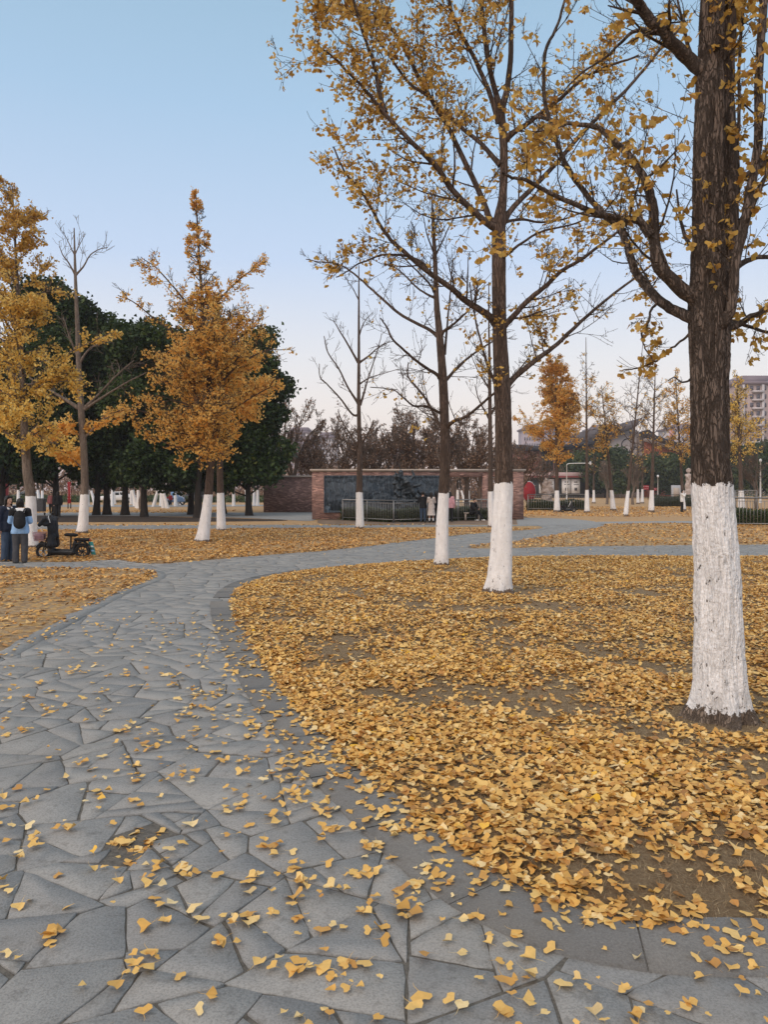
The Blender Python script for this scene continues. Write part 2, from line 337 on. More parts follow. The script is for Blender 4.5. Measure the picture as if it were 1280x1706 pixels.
# ---------------------------------------------------------------- trees
class Tree:
    def __init__(s, d, seed): s.d = d; s.g = np.random.default_rng(seed); s.wood = MB(); s.foot = MB(); s.sites = []; s.band = 1.6; s.x0 = 0; s.s = FPX / d
    def grow(s, p, dr, L, r, lvl, maxl, wob=0.22, trop=0.10, spread=(30, 60), kids=5, leaf=2, gap=0.10, spur=0.0):
        g = s.g; n = max(3, min(9, int(L / 0.14))); p = np.array(p, float); dr = nrm(dr); pts = [p.copy()]; dirs = [dr]
        st = L / n
        for i in range(n):
            dr = nrm(dr + g.normal(0, wob, 3) + np.array([0, 0, trop])); p = p + dr * st; pts.append(p.copy()); dirs.append(dr)
        pts = np.array(pts); t = np.linspace(0, 1, n + 1); rad = np.maximum(r * (1 - 0.72 * t), s.rmin)
        s.wood.tube(pts, rad, 7 if r > 0.03 else 5 if r > 0.012 else 3, paint=9.0, foot=9.0)
        if lvl < maxl:
            kk = max(1, int(round(kids * g.uniform(0.7, 1.3))))
            for j in range(kk):
                tt = g.uniform(0.15, 0.97); i = min(n - 1, int(tt * n)); f = tt * n - i
                q = pts[i] * (1 - f) + pts[i + 1] * f; dd = dirs[i + 1]
                a = nrm(np.cross(dd, g.normal(0, 1, 3))); th = R(g.uniform(*spread))
                nd = dd * math.cos(th) + a * math.sin(th)
                s.grow(q, nd, L * g.uniform(*s.kl) * (1.15 - 0.5 * tt), max(s.rmin, r * (1 - 0.7 * tt) * 0.55), lvl + 1, maxl, wob * 1.1, trop, spread, kids, leaf, gap, spur)
        if lvl >= leaf: s.place(pts, gap, spur)
    def place(s, pts, gap, spur, t0=0.08):
        g = s.g; seg = np.linalg.norm(np.diff(pts, axis=0), axis=1); cum = np.concatenate([[0], np.cumsum(seg)]); L = cum[-1]
        q = t0 * L
        while q < L:
            i = min(len(seg) - 1, int(np.searchsorted(cum, q) - 1)); i = max(i, 0); f = (q - cum[i]) / (seg[i] + 1e-9)
            c = pts[i] + (pts[i + 1] - pts[i]) * f; td = nrm(pts[i + 1] - pts[i]); o = nrm(np.cross(td, g.normal(0, 1, 3)))
            if spur > 0:
                e = c + (o + td * 0.3) * spur * g.uniform(0.5, 1.3)
                s.wood.tube([c, (c + e) / 2 + td * spur * 0.1, e], [s.rmin * 1.25, s.rmin * 1.25, s.rmin * 1.3], 3, paint=9.0, foot=9.0); c = e
            s.sites.append((c, o)); q += gap * g.uniform(0.6, 1.5)
    def limb(s, pts, r0, r1, side=8, sL=(0.4, 1.0), sr=0.4, maxl=2, kids=4, leaf=1, gap=0.10, spur=0.0, trop=0.10, t0=0.12, own=True, sides=9):
        """pts: (px, py, depth offset); radii in photo px at this tree's depth"""
        g = s.g; P = np.array([Wp(a[0], a[1], s.d + (a[2] if len(a) > 2 else 0.0)) for a in pts]); P = catmull(P, 6)
        n = len(P); t = np.linspace(0, 1, n); rad = (r0 + (r1 - r0) * t ** 0.8) / s.s
        jit = g.normal(0, 0.010 + 0.10 * rad.mean(), (n + 4, 3)); jit = sum(jit[q:q + n] for q in range(5)) / 5; P[2:-1] += jit[2:-1]
        rad2 = rad * (1 + 0.35 * np.exp(-t * n / 2.2)); s.wood.tube(P, rad2, sides, paint=9.0, foot=9.0)
        for j in range(side):
            tt = t0 + (1 - t0) * (j + g.uniform(0.1, 0.9)) / side; i = min(n - 2, int(tt * (n - 1))); dd = nrm(P[i + 1] - P[i])
            a = nrm(np.cross(dd, g.normal(0, 1, 3))); th = R(g.uniform(32, 68)); nd = dd * math.cos(th) + a * math.sin(th)
            L = g.uniform(*sL) * (1.15 - 0.45 * tt); s.grow(P[i], nd, L, max(s.rmin, rad[i] * sr * g.uniform(0.6, 1.1)), 1, maxl, s.wob, trop, (28, 62), kids, leaf, gap, spur)
        if own: s.place(P[n // 4:], gap * 0.8, spur)
        return P
    def trunk(s, pts, k=20, dense=0, bark=0.0, flare=None):
        """pts: (px, py, half width px), bottom first; split at the paint line into a whitewashed base and the stem above"""
        P = np.array([Wp(a[0], a[1], s.d) for a in pts]); P[0, 2] = min(P[0, 2], -0.05); r = np.array([a[2] for a in pts]) / s.s
        Q = catmull(np.hstack([P, r[:, None]]), 8); P = Q[:, :3]; r = np.abs(Q[:, 3])
        if dense:
            z = P[:, 2]; zz = np.arange(z[0], min(z[-1], 12.0), dense); P = np.stack([np.interp(zz, z, P[:, 0]), np.interp(zz, z, P[:, 1]), zz], 1); r = np.interp(zz, z, r)
        r = r * 0.93 - 0.6 * bark; r = np.maximum(r, 0.003); s.P = P; s.r = r; cut = int(np.searchsorted(P[:, 2], s.band + 0.06))
        for mb, a, b in ((s.foot, 0, cut + 1), (s.wood, cut, len(P))):
            if b - a < 2: continue
            pp, rr = P[a:b], r[a:b]; st = mb.n; mb.tube(pp, rr, k)
            V = mb.v[-1].reshape(b - a, k, 3); c = pp[:, None]; ang = np.arange(k) / k * 2 * math.pi
            off = V - c; z = pp[:, 2][:, None]
            amp = 1 + 0.05 * np.sin(ang * 3 + 1.3 + z * 1.1) + 0.035 * np.sin(ang * 5 + 4 - z * 1.7)
            fl = np.clip(1 - z / 0.38, 0, 1) ** 2; amp = amp + fl * (0.24 * np.sin(ang * 5 + 0.7) + 0.12 * np.sin(ang * 8 + 2))
            if bark:
                nz = np.array([[noise.noise((math.cos(x) * 5.5, math.sin(x) * 5.5, zz_ * 5.0)) * 0.6 + 1.0 * (0.35 - abs(noise.noise((math.cos(x) * 11 + 7, math.sin(x) * 11, zz_ * 5.5 + 3)))) + 0.25 * noise.noise((math.cos(x) * 30, math.sin(x) * 30, zz_ * 28)) for x in ang] for zz_ in pp[:, 2]])
                amp = amp + nz * bark / rr[:, None]
            V[:] = c + off * amp[..., None]
            z3 = V[:, :, 2].ravel(); mb.a.setdefault('paint', []).append((st, z3 - s.band)); mb.a.setdefault('foot', []).append((st, z3))
    def finish(s, name, label, group, base, bark, leafm, crown, leafn=(2, 5), size=(0.045, 0.07), T=LO, prob=None, tone=None, hang=0.6, cat='tree'):
        g = s.g; root = thing(name, label, cat, (base[0], base[1], 0), 0, group); off = np.array([base[0], base[1], 0.0])
        for mb in (s.foot, s.wood):
            for v in mb.v: v -= off
        if s.foot.n: s.foot.build('whitewashed_base' if s.band > 0.3 else 'root_flare', bark, root, True)
        s.wood.build('trunk', bark, root, True)
        if leafm is not None and s.sites:
            C = np.array([a for a, b in s.sites]); O = np.array([b for a, b in s.sites])
            p = np.ones(len(C)) if prob is None else np.clip(prob(C), 0, 1)
            k = g.random(len(C)) < p; C, O = C[k], O[k]; cnt = g.integers(leafn[0], leafn[1] + 1, len(C)); idx = np.repeat(np.arange(len(C)), cnt); n = len(idx)
            sz = g.uniform(size[0], size[1], n); wide = 0.3 + 1.6 * g.random(n) ** 2
            D = nrm(O[idx] * 0.7 + g.normal(0, 0.6, (n, 3)) + np.array([0, 0, -hang])); Pp = C[idx] + D * (sz * 0.8 * (1 if T is HI else wide))[:, None] - off
            tn = 0.0 if tone is None else np.clip(tone(C[idx]) + g.normal(0, 0.08, n), 0, 1)
            mb = MB(); add_leaves(mb, Pp, D, g.normal(0, 1, (n, 3)) + np.array([0, -0.3, 0.4]), sz, g.random(n), tn, T, g); mb.build(crown, leafm, root)
            s.nleaf = n
        return root
    rmin = 0.0025; wob = 0.16; kl = (0.28, 0.58)
# ---------------------------------------------------------------- ground
rg = np.random.default_rng(7); random.seed(7)
def gpoly(px, n=8):
    P = np.array([G(*p) for p in px]); Q = np.vstack([P, P[:1]]); C = catmull(np.hstack([Q, np.zeros((len(Q), 1))]), n)[:-1, :2]; return C
LAWN = {
 'right': gpoly([(383, 1002), (392, 1035), (425, 1090), (462, 1145), (505, 1196), (555, 1248), (615, 1305), (690, 1370), (760, 1425), (830, 1475), (905, 1512), (1000, 1538), (1120, 1550), (1290, 1548), (1800, 1560), (2100, 1300), (1900, 935), (1500, 930), (1280, 929), (1000, 929), (800, 932), (700, 937), (620, 942), (540, 949), (470, 958), (420, 970), (395, 984)]),
 'left': gpoly([(0, 1096), (40, 1072), (90, 1045), (150, 1013), (205, 986), (262, 962), (240, 951), (130, 948), (0, 946), (-500, 946), (-1100, 980), (-1100, 1200), (-400, 1180)]),
 'middle': gpoly([(-500, 932), (0, 937), (110, 938), (190, 934), (250, 941), (330, 936), (420, 928), (500, 922), (560, 917), (640, 908), (720, 898), (790, 890), (860, 885), (904, 881), (900, 877), (850, 877), (640, 879), (300, 883), (0, 884), (-500, 884)]),
 'behind': gpoly([(768, 913), (800, 908), (860, 902), (917, 893), (960, 886), (1000, 879), (1020, 874), (1150, 873), (1280, 875), (1700, 877), (1700, 906), (1280, 908), (1000, 911), (860, 914), (800, 915)]),
}
def nz(x, y, s, o=0.0): return noise.noise((x * s + o, y * s - o, o))
def lawn_h(P, poly, amp):
    d = dist_poly(P, poly); e = np.clip(d / 0.35, 0, 1); e = e * e * (3 - 2 * e)
    h = np.array([0.5 + 0.5 * nz(x, y, 0.45, 3.0) + 0.25 * nz(x, y, 1.7, 9.0) for x, y in P]); return 0.004 + e * (0.018 + amp * h)
# lawn soil and dead grass
def lawn_mat(near=False):
    t = NT('dry_lawn_near' if near else 'dry_lawn'); v = t.obj(world=True)
    a = t.noise(v, 1.3, 5, 0.6); b = t.noise(v, 45, 6, 0.75); c = t.noise(t.obj((1, 1, 1), (5, 2, 0), True), 0.35, 4)
    col = t.ramp(b, [(0.25, (0.17, 0.118, 0.072)), (0.5, (0.37, 0.26, 0.155)), (0.75, (0.55, 0.41, 0.25))])
    col = t.mix(t.math('MULTIPLY', t.ramp(a, [(0.4, 0.0), (0.65, 1.0)]), 0.5), col, (0.25, 0.175, 0.105))
    if near:
        g2 = t.noise(t.obj((1, 0.25, 1), world=True), 160, 4, 0.8); g3 = t.noise(t.obj((0.25, 1, 1), world=True), 190, 4, 0.8)
        gg = t.math('MAXIMUM', g2, g3); col = t.mix(t.math('MULTIPLY', t.ramp(gg, [(0.52, 0.0), (0.70, 1.0)]), 0.7), col, (0.52, 0.40, 0.25))
        return t.fin(col, 0.95, t.bump(t.math('ADD', b, gg), 1.0, 0.03), 0, 0.1)
    # many small fallen leaves seen as speckle from afar
    ed = t.voro(v, 13, 'F1', 'Color'); sp_ = t.add('ShaderNodeSeparateXYZ'); t.ln(ed, sp_.inputs[0])
    lf = t.ramp(sp_.outputs[0], [(0.0, (0.20, 0.12, 0.06)), (0.35, (0.46, 0.26, 0.09)), (0.7, (0.60, 0.36, 0.11)), (1.0, (0.66, 0.43, 0.17))])
    col = t.mix(t.math('MULTIPLY', t.ramp(sp_.outputs[1], [(0.40, 0.0), (0.5, 1.0)]), t.math('ADD', 0.35, t.math('MULTIPLY', c, 0.5))), col, lf)
    return t.fin(col, 0.95, t.bump(b, 0.6, 0.02), 0, 0.15)
M['lawn'] = lawn_mat(); M['lawn_near'] = lawn_mat(True)
def field_mat():
    t = NT('dry_grass_ground'); v = t.obj(world=True)
    a = t.noise(v, 0.12, 5, 0.6); b = t.noise(v, 6, 6, 0.8); col = t.ramp(b, [(0.3, (0.24, 0.145, 0.075)), (0.5, (0.46, 0.29, 0.15)), (0.72, (0.62, 0.41, 0.20))])
    col = t.mix(t.ramp(a, [(0.4, 0.0), (0.7, 0.55)]), col, (0.36, 0.255, 0.16)); return t.fin(col, 0.95, t.bump(b, 0.5, 0.03), 0, 0.1)
M['field'] = field_mat()
def stone_mat(name, dark=1.0):
    t = NT(name); v = t.obj(world=True); a = t.attr('tint')
    n1 = t.noise(v, 3.1, 6, 0.65); n2 = t.noise(v, 110, 4, 0.7); n3 = t.noise(v, 0.5, 4)
    base = t.ramp(a, [(0.0, tuple(x * dark for x in (0.285, 0.284, 0.278))), (0.5, tuple(x * dark for x in (0.325, 0.322, 0.312))), (1.0, tuple(x * dark for x in (0.375, 0.366, 0.346)))])
    c = t.mix(t.math('MULTIPLY', t.ramp(n1, [(0.32, 0.0), (0.7, 1.0)]), 0.34), base, tuple(x * dark for x in (0.19, 0.19, 0.186)))
    c = t.mix(t.math('MULTIPLY', t.ramp(n2, [(0.35, 1.0), (0.55, 0.0)]), 0.4), c, (0.07, 0.07, 0.07))
    c = t.mix(t.math('MULTIPLY', t.ramp(n2, [(0.60, 0.0), (0.72, 1.0)]), 0.35), c, (0.40, 0.40, 0.39))
    c = t.mix(t.math('MULTIPLY', t.ramp(n3, [(0.5, 0.0), (0.75, 1.0)]), 0.3), c, (0.27, 0.245, 0.20))
    st_ = t.noise(t.obj((1, 1, 1), (9, 4, 0), True), 11, 5, 0.7); c = t.mix(t.math('MULTIPLY', t.ramp(st_, [(0.56, 0.0), (0.66, 1.0)]), 0.35), c, (0.10, 0.092, 0.08))
    gr = t.voro(v, 420, 'F1', 'Distance'); c = t.mix(t.math('MULTIPLY', t.ramp(gr, [(0.12, 1.0), (0.22, 0.0)]), 0.30), c, (0.45, 0.44, 0.42))
    return t.fin(c, 0.8, t.bump(t.math('ADD', n2, t.math('MULTIPLY', n1, 2.5)), 0.6, 0.008), 0, 0.3)
M['stone'] = stone_mat('paving_stone'); M['slab'] = stone_mat('kerb_slab', 0.60)
t = NT('joint_earth'); v = t.obj(world=True); M['joint'] = t.fin(t.ramp(t.noise(v, 30, 6, 0.8), [(0.3, (0.07, 0.064, 0.058)), (0.7, (0.20, 0.185, 0.16))]), 0.95, t.bump(t.noise(v, 60, 5), 0.8, 0.01), 0, 0.1)
# ground out to the horizon, a hair below the paving
mb = MB(); mb.add([[-900, -40, -0.035], [900, -40, -0.035], [900, 1000, -0.035], [-900, 1000, -0.035]], [[0, 1, 2, 3]]); mb.build('ground', M['field'], kind='structure')
mb = MB(); mb.add([[-22, 0.3, 0.0005], [24, 0.3, 0.0005], [24, 34.9, 0.0005], [-22, 34.9, 0.0005]], [[0, 1, 2, 3]]); mb.build('path_bed', M['joint'], kind='structure')
# crazy paving: cells of irregular stones, each with its own outline, tilt and tint
PIT = np.array([G(178, 1400), G(192, 1436), G(226, 1440), G(256, 1410), G(316, 1396), G(320, 1374), G(262, 1378), G(214, 1384)])
def clip(poly, nx, ny, c):
    out = []; n = len(poly)
    for i in range(n):
        a = poly[i]; b = poly[(i + 1) % n]; da = a[0] * nx + a[1] * ny - c; db = b[0] * nx + b[1] * ny - c
        if da <= 0: out.append(a)
        if (da < 0 < db) or (db < 0 < da): f = da / (da - db); out.append((a[0] + (b[0] - a[0]) * f, a[1] + (b[1] - a[1]) * f))
    return out
def lay(A, cx, cy, y, g, mb):
    if pip(np.array([[cx, cy]]), PIT)[0]: return
    if y < 9:   # worn, slightly uneven edges
        Q = []
        for q in range(len(A)):
            a, b = A[q], A[(q + 1) % len(A)]; L = np.linalg.norm(b - a); k = max(1, int(L / 0.06))
            for m in range(k):
                f = (m + (0.10 if m == 0 else 0)) / k; Q.append(a + (b - a) * f + g.normal(0, 0.0024, 2))
        A = np.array(Q)
    n = len(A); z = 0.006 + g.uniform(-0.003, 0.004); tx, ty = g.normal(0, 0.005, 2)
    top = z + (A[:, 0] - cx) * tx + (A[:, 1] - cy) * ty; inn = A + (np.array([cx, cy]) - A) * 0.014
    V = np.concatenate([np.stack([inn[:, 0], inn[:, 1], top], 1), np.stack([A[:, 0], A[:, 1], top - 0.003], 1), np.stack([A[:, 0], A[:, 1], np.full(n, -0.02)], 1)])
    base = mb.n; r_ = np.arange(n); r2 = (r_ + 1) % n
    mb.add(V, np.concatenate([np.stack([r_ + n, r2 + n, r2, r_], 1), np.stack([r_ + 2 * n, r2 + 2 * n, r2 + n, r_ + n], 1)]), tint=g.random())
    mb.poly.append([base + q for q in range(n)])
def parea(P): P = np.array(P); return 0.5 * abs(np.sum(P[:, 0] * np.roll(P[:, 1], -1) - np.roll(P[:, 0], -1) * P[:, 1]))
def split_stone(P, g, y):
    todo = [P]; out = []
    while todo:
        p = todo.pop(); A = np.array(p); ar = parea(A)
        if ar < 0.0012: continue
        nearpit = float(dist_poly(A.mean(0)[None], PIT)[0]) < 0.16 or pip(A.mean(0)[None], PIT)[0]
        if ar < (0.022 if nearpit else g.uniform(0.05, 0.20)): out.append(p); continue
        c = A.mean(0) + g.normal(0, 0.05, 2); D = A - A.mean(0); u = np.linalg.svd(D)[2][0]; a = math.atan2(u[1], u[0]) + g.normal(0, 0.38); nx, ny = math.cos(a), math.sin(a); k = c[0] * nx + c[1] * ny; gp = (0.0015 + 0.007 * g.random() ** 2.5) if y < 14 else 0.003
        p1 = clip([tuple(q) for q in p], nx, ny, k - gp); p2 = clip([tuple(q) for q in p], -nx, -ny, -k - gp)
        if len(p1) < 3 or len(p2) < 3: out.append(p); continue
        todo += [[np.array(q) for q in p1], [np.array(q) for q in p2]]
    return out
def stones():
    s = 0.60; xs = np.arange(-22, 24, s); ys = np.arange(0.3, 34.9, s); g = np.random.default_rng(12)
    nx_, ny_ = len(xs), len(ys); S = np.zeros((nx_, ny_, 3))
    S[..., 0] = xs[:, None] + g.uniform(-0.62, 0.62, (nx_, ny_)) * s; S[..., 1] = ys[None] + g.uniform(-0.62, 0.62, (nx_, ny_)) * s; S[..., 2] = g.normal(0, 0.03, (nx_, ny_))
    flat = S.reshape(-1, 3)[:, :2]; keep = np.ones(len(flat), bool)
    for p in LAWN.values(): keep &= ~(pip(flat, p) & (dist_poly(flat, p) > 0.5))
    keep &= np.abs(flat[:, 0]) < 0.56 * flat[:, 1] + 2.5
    keep = keep.reshape(nx_, ny_); mb = MB(); tt = []
    for i in range(nx_):
        for j in range(ny_):
            if not keep[i, j]: continue
            x, y, w = S[i, j]; P = [(x - 1, y - 1), (x + 1, y - 1), (x + 1, y + 1), (x - 1, y + 1)]; gap = 0.0018 + 0.008 * g.random() ** 2.5 if y < 14 else 0.006
            for a in range(max(0, i - 3), min(nx_, i + 4)):
                for b in range(max(0, j - 3), min(ny_, j + 4)):
                    if a == i and b == j: continue
                    X, Y, W_ = S[a, b]; dx, dy = X - x, Y - y; L = math.hypot(dx, dy)
                    if L > 1.6: continue
                    m = (L * L + w - W_) / (2 * L) - gap; P = clip(P, dx / L, dy / L, (x * dx + y * dy) / L + m)
                    if len(P) < 3: break
                if len(P) < 3: break
            if len(P) < 3: continue
            for A in split_stone([np.array(p) for p in P], g, y):
              A = np.array(A); cx, cy = A.mean(0)
              lay(A, cx, cy, y, g, mb)
    # broken small stones in the pit
    for (px, py, r_) in ((203, 1430, 0.05), (206, 1405, 0.045), (236, 1402, 0.05), (272, 1394, 0.07), (300, 1384, 0.06), (232, 1424, 0.045), (255, 1386, 0.05)):
        c = G(px, py); k = 7; a = np.sort(g.uniform(0, 6.28, k)); A = c + np.stack([np.cos(a), np.sin(a) * 1.0], 1) * r_ * g.uniform(0.8, 1.3, (k, 1)); base = mb.n
        V = np.concatenate([np.c_[A, np.full(k, -0.004)], np.c_[A, np.full(k, -0.02)]]); q = np.arange(k); q2 = (q + 1) % k
        mb.add(V, np.stack([q + k, q2 + k, q2, q], 1), tint=g.random()); mb.poly.append([base + x for x in range(k)])
    mb.build('paving_stones', M['stone'], kind='structure')
stones()
def border(poly, w, key):
    """slab edging laid round a lawn"""
    P = np.vstack([poly, poly[:1]]); seg = np.linalg.norm(np.diff(P, axis=0), axis=1); cum = np.concatenate([[0], np.cumsum(seg)])
    N = int(cum[-1] / 0.12); q = np.linspace(0, cum[-1], N, endpoint=False); C = np.stack([np.interp(q, cum, P[:, k]) for k in (0, 1)], 1)
    for _ in range(3): C = (np.roll(C, 1, 0) + C * 2 + np.roll(C, -1, 0)) / 4
    T = nrm(np.roll(C, -1, 0) - np.roll(C, 1, 0)); Nn = np.stack([T[:, 1], -T[:, 0]], 1)
    area = 0.5 * np.sum(C[:, 0] * np.roll(C[:, 1], -1) - np.roll(C[:, 0], -1) * C[:, 1])
    if area < 0: Nn = -Nn
    g = np.random.default_rng(3); mb = MB(); st = 5; i = 0
    while i + st < N:
        n = st + int(g.integers(0, 2)); idx = np.arange(i, min(i + n + 1, N)) % N
        if len(idx) < 3: break
        a = C[idx] - Nn[idx] * 0.06; b = C[idx] + Nn[idx] * w
        if np.abs(C[idx, 0]).min() < 0.56 * C[idx, 1].max() + 2.5:
            a = a.copy(); b = b.copy()
            for X in (a, b): X[0] += nrm(X[1] - X[0]) * 0.004; X[-1] += nrm(X[-2] - X[-1]) * 0.004
            z = 0.0145 + g.uniform(-0.0015, 0.0025); k = len(idx); V = np.concatenate([np.c_[a, np.full(k, z)], np.c_[b, np.full(k, z)], np.c_[b, np.full(k, -0.02)]])
            r_ = np.arange(k - 1); o = np.concatenate([np.stack([r_, r_ + 1, k + r_ + 1, k + r_], 1), np.stack([k + r_, k + r_ + 1, 2 * k + r_ + 1, 2 * k + r_], 1)])
            b0 = mb.n; mb.add(V, o, tint=g.random()); 
            for e_ in (0, k - 1): mb.poly.append([b0 + e_, b0 + k + e_, b0 + 2 * k + e_])
        i += n
    mb.build('kerb_' + key, M['slab' if key == 'right' else 'stone'], kind='structure')
for k_ in ('right', 'left', 'middle', 'behind'): border(LAWN[k_], 0.29 if k_ == 'right' else 0.15, k_)
LH = {}
for key, poly in LAWN.items():
    lo, hi = poly.min(0), poly.max(0); st = 0.16 if key == 'right' else 0.5
    gx, gy = np.meshgrid(np.arange(lo[0], hi[0], st), np.arange(lo[1], hi[1], st)); P = np.stack([gx.ravel(), gy.ravel()], 1); P = P + rg.uniform(-0.2, 0.2, P.shape) * st
    P = P[np.abs(P[:, 0]) < 0.60 * P[:, 1] + 3]; P = P[pip(P, poly)]; d = dist_poly(P, poly); P = P[d > 0.05]
    bd = poly + rg.normal(0, 0.006, poly.shape); amp = 0.055 if key == 'right' else 0.03
    hh = lawn_h(P, poly, amp)
    if key == 'right':   # the earth rises a little round the near tree
        b = G(1200, 1200); hh = hh - 0.6 * hh * np.exp(-((P - b) ** 2).sum(1) / 0.25)
    vs = [Vector(p) for p in np.vstack([bd, P])]; n = len(bd)
    ov, oe, of, *_ = geometry.delaunay_2d_cdt(vs, [], [list(range(n))], 1, 1e-5)
    V = np.array([[v.x, v.y] for v in ov]); z = np.zeros(len(V)); src = np.vstack([bd, P]); zz = np.concatenate([np.full(n, -0.010), hh])
    dd = {(round(a, 3), round(b, 3)): c for (a, b), c in zip(src, zz)}
    z = np.array([dd.get((round(a, 3), round(b, 3)), -0.01) for a, b in V])
    mb = MB(); mb.add(np.c_[V, z], None, [f for f in of if len(f) == 3]); mb.build('lawn_' + key, M['lawn_near' if key == 'right' else 'lawn'], smooth=True, kind='structure')
    LH[key] = (poly, amp)
# paths and road behind, laid as sheets
def strip(name, px, z, mat, n=6):
    P = gpoly(px, n); vs = [Vector(p) for p in P]; ov, oe, of, *_ = geometry.delaunay_2d_cdt(vs, [], [list(range(len(P)))], 1, 1e-5)
    mb = MB(); mb.add([[v.x, v.y, z] for v in ov], None, [f for f in of if len(f) == 3], tint=0.5); return mb.build(name, mat, kind='structure')
M['paved'] = stone_mat('far_paving', 1.05)
strip('path_curving', [(862, 862), (930, 863), (985, 867), (1003, 873), (1010, 876.2), (920, 876.5), (870, 876.5), (862, 869)], -0.022, M['paved'])
strip('path_side', [(996, 868.6), (1060, 868), (1160, 867.4), (1500, 869), (1500, 872.4), (1160, 871), (1060, 871.5), (1000, 872.5)], -0.018, M['paved'])
strip('path_left', [(300, 853), (420, 853.5), (524, 853), (524, 866), (470, 865), (400, 862), (300, 860), (150, 858.5), (-200, 858), (-500, 858), (-500, 853), (0, 853)], -0.022, M['paved'])
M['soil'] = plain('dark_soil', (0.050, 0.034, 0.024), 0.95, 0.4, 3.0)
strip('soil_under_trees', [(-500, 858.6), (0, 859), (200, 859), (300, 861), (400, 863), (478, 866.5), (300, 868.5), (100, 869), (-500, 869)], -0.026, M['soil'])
strip('soil_behind', [(528, 866), (560, 862), (640, 861), (760, 861), (868, 858), (868, 871), (760, 872.5), (640, 873), (540, 872)], -0.024, plain('bare_earth', (0.21, 0.145, 0.10), 0.95, 0.3, 1.5))
strip('path_far_left', [(-500, 839), (0, 840), (230, 841), (430, 840.5), (430, 843), (200, 844), (0, 844), (-500, 844)], -0.020, M['paved'])
M['road'] = plain('road_asphalt', (0.10, 0.10, 0.105), 0.9, 0.15, 0.4)
mb = MB(); mb.add([[-260, 190, -0.026], [300, 190, -0.026], [300, 224, -0.026], [-260, 224, -0.026]], [[0, 1, 2, 3]]); mb.build('road', M['road'], kind='structure')
# ---------------------------------------------------------------- fallen leaves
def height(P, key):
    poly, amp = LH[key]; h = lawn_h(P, poly, amp)
    if key == 'right': h = h - 0.6 * h * np.exp(-((P - G(1200, 1200)) ** 2).sum(1) / 0.25)
    return h
def view(P, m=0.6): return np.abs(P[:, 0]) < 0.53 * P[:, 1] + m
TRUNKS = [(G(1200, 1203), 0.46), (G(832, 992), 0.24), (G(736, 946), 0.22)]
def litter(name, key, y0, y1, dens, T, size, mat, patch, label_, lift=(0.004, 0.024), rich=None):
    poly = LAWN[key]; xm = 0.53 * y1 + 0.8; lo = (-xm, y0); hi = (xm, y1); N = int((hi[0] - lo[0]) * (hi[1] - lo[1]) * dens); P = rg.uniform(lo, hi, (N, 2)); P = P[view(P)]; P = P[pip(P, poly)]
    d = dist_poly(P, poly); n1 = np.array([nz(x, y, 1.1, 2.0) + 0.5 * nz(x, y, 3.1, 8.0) for x, y in P]); pr = np.clip(patch + 1.35 * n1 + 0.5 * np.exp(-d / 0.5), 0.10, 1.0)
    if rich is not None: pr = pr * rich(P)
    for c, r_ in TRUNKS: q = np.linalg.norm(P - c, axis=1); pr = pr * np.clip((q - r_ * 0.62) / (r_ * 0.9), 0, 1)
    k = rg.random(len(P)) < pr; P = P[k]; pr = pr[k]; n = len(P); z = height(P, key) + rg.uniform(*lift, n) * (0.5 + pr)
    yaw = rg.uniform(0, 2 * math.pi, n); U = np.stack([np.cos(yaw), np.sin(yaw), rg.normal(0, 0.17, n)], 1)
    Nn = np.stack([rg.normal(0, 0.24, n), rg.normal(0, 0.24, n), np.ones(n)], 1)
    sz = rg.normal(size, size * 0.26, n).clip(size * 0.45, size * 1.6); mb = MB(); z = z + sz * 0.03
    tint = np.clip(rg.beta(1.7, 1.7, n) + 0.12 * n1[k] if len(n1) == len(k) else rg.random(n), 0, 1)
    add_leaves(mb, np.c_[P, z], U, Nn, sz, tint, np.clip(np.where(rg.random(n) < 0.07, rg.uniform(0.4, 0.95, n), rg.normal(-0.1, 0.22, n)), 0, 0.95), T, rg); o = mb.build(name, mat); tag(o, label_, 'leaves', None, 'stuff'); return n
nn = litter('fallen_leaves', 'right', 2.6, 7.6, 1650, HI, 0.038, M['litter'], 0.62, 'thick golden ginkgo leaf litter on the near right lawn')
nn += litter('fallen_leaves', 'right', 7.6, 19, 900, LO, 0.046, M['litter'], 0.78, 'golden leaf litter covering the farther part of the right lawn')
nn += litter('fallen_leaves', 'left', 7.5, 17, 300, LO, 0.058, M['litter_far'], 0.40, 'thin brownish leaf litter on the small left lawn', rich=lambda P: np.clip(0.35 + (P[:, 1] - 9) * 0.16, 0.3, 1))
nn += litter('fallen_leaves', 'middle', 16, 32, 170, LO, 0.072, M['litter_far'], 0.75, 'orange leaf litter on the lawn across the path', rich=lambda P: np.clip(1.15 - (P[:, 0] + 2) * 0.06, 0.45, 1))
nn += litter('fallen_leaves', 'behind', 21, 36.5, 80, LO, 0.078, M['litter_far'], 0.50, 'sparse brown leaf litter on the far right lawn')
def far_litter(x0, x1, y0, y1, N, lab):
    P = rg.uniform((x0, y0), (x1, y1), (N, 2)); P = P[np.abs(P[:, 0]) < 0.56 * P[:, 1]]; n1 = np.array([nz(x, y, 0.35, 2.0) for x, y in P]); P = P[rg.random(len(P)) < 0.6 + n1]; n = len(P); yaw = rg.uniform(0, 6.28, n)
    mb = MB(); add_leaves(mb, np.c_[P, np.full(n, -0.012)], np.stack([np.cos(yaw), np.sin(yaw), rg.normal(0.1, 0.25, n)], 1), np.stack([rg.normal(0, .4, n), rg.normal(0, .4, n), np.ones(n)], 1), rg.uniform(0.07, 0.14, n), np.clip(rg.normal(.5, .3, n), 0, 1), 0.0, LO, rg); tag(mb.build('fallen_leaves', M['litter_far']), lab, 'leaves', None, 'stuff')
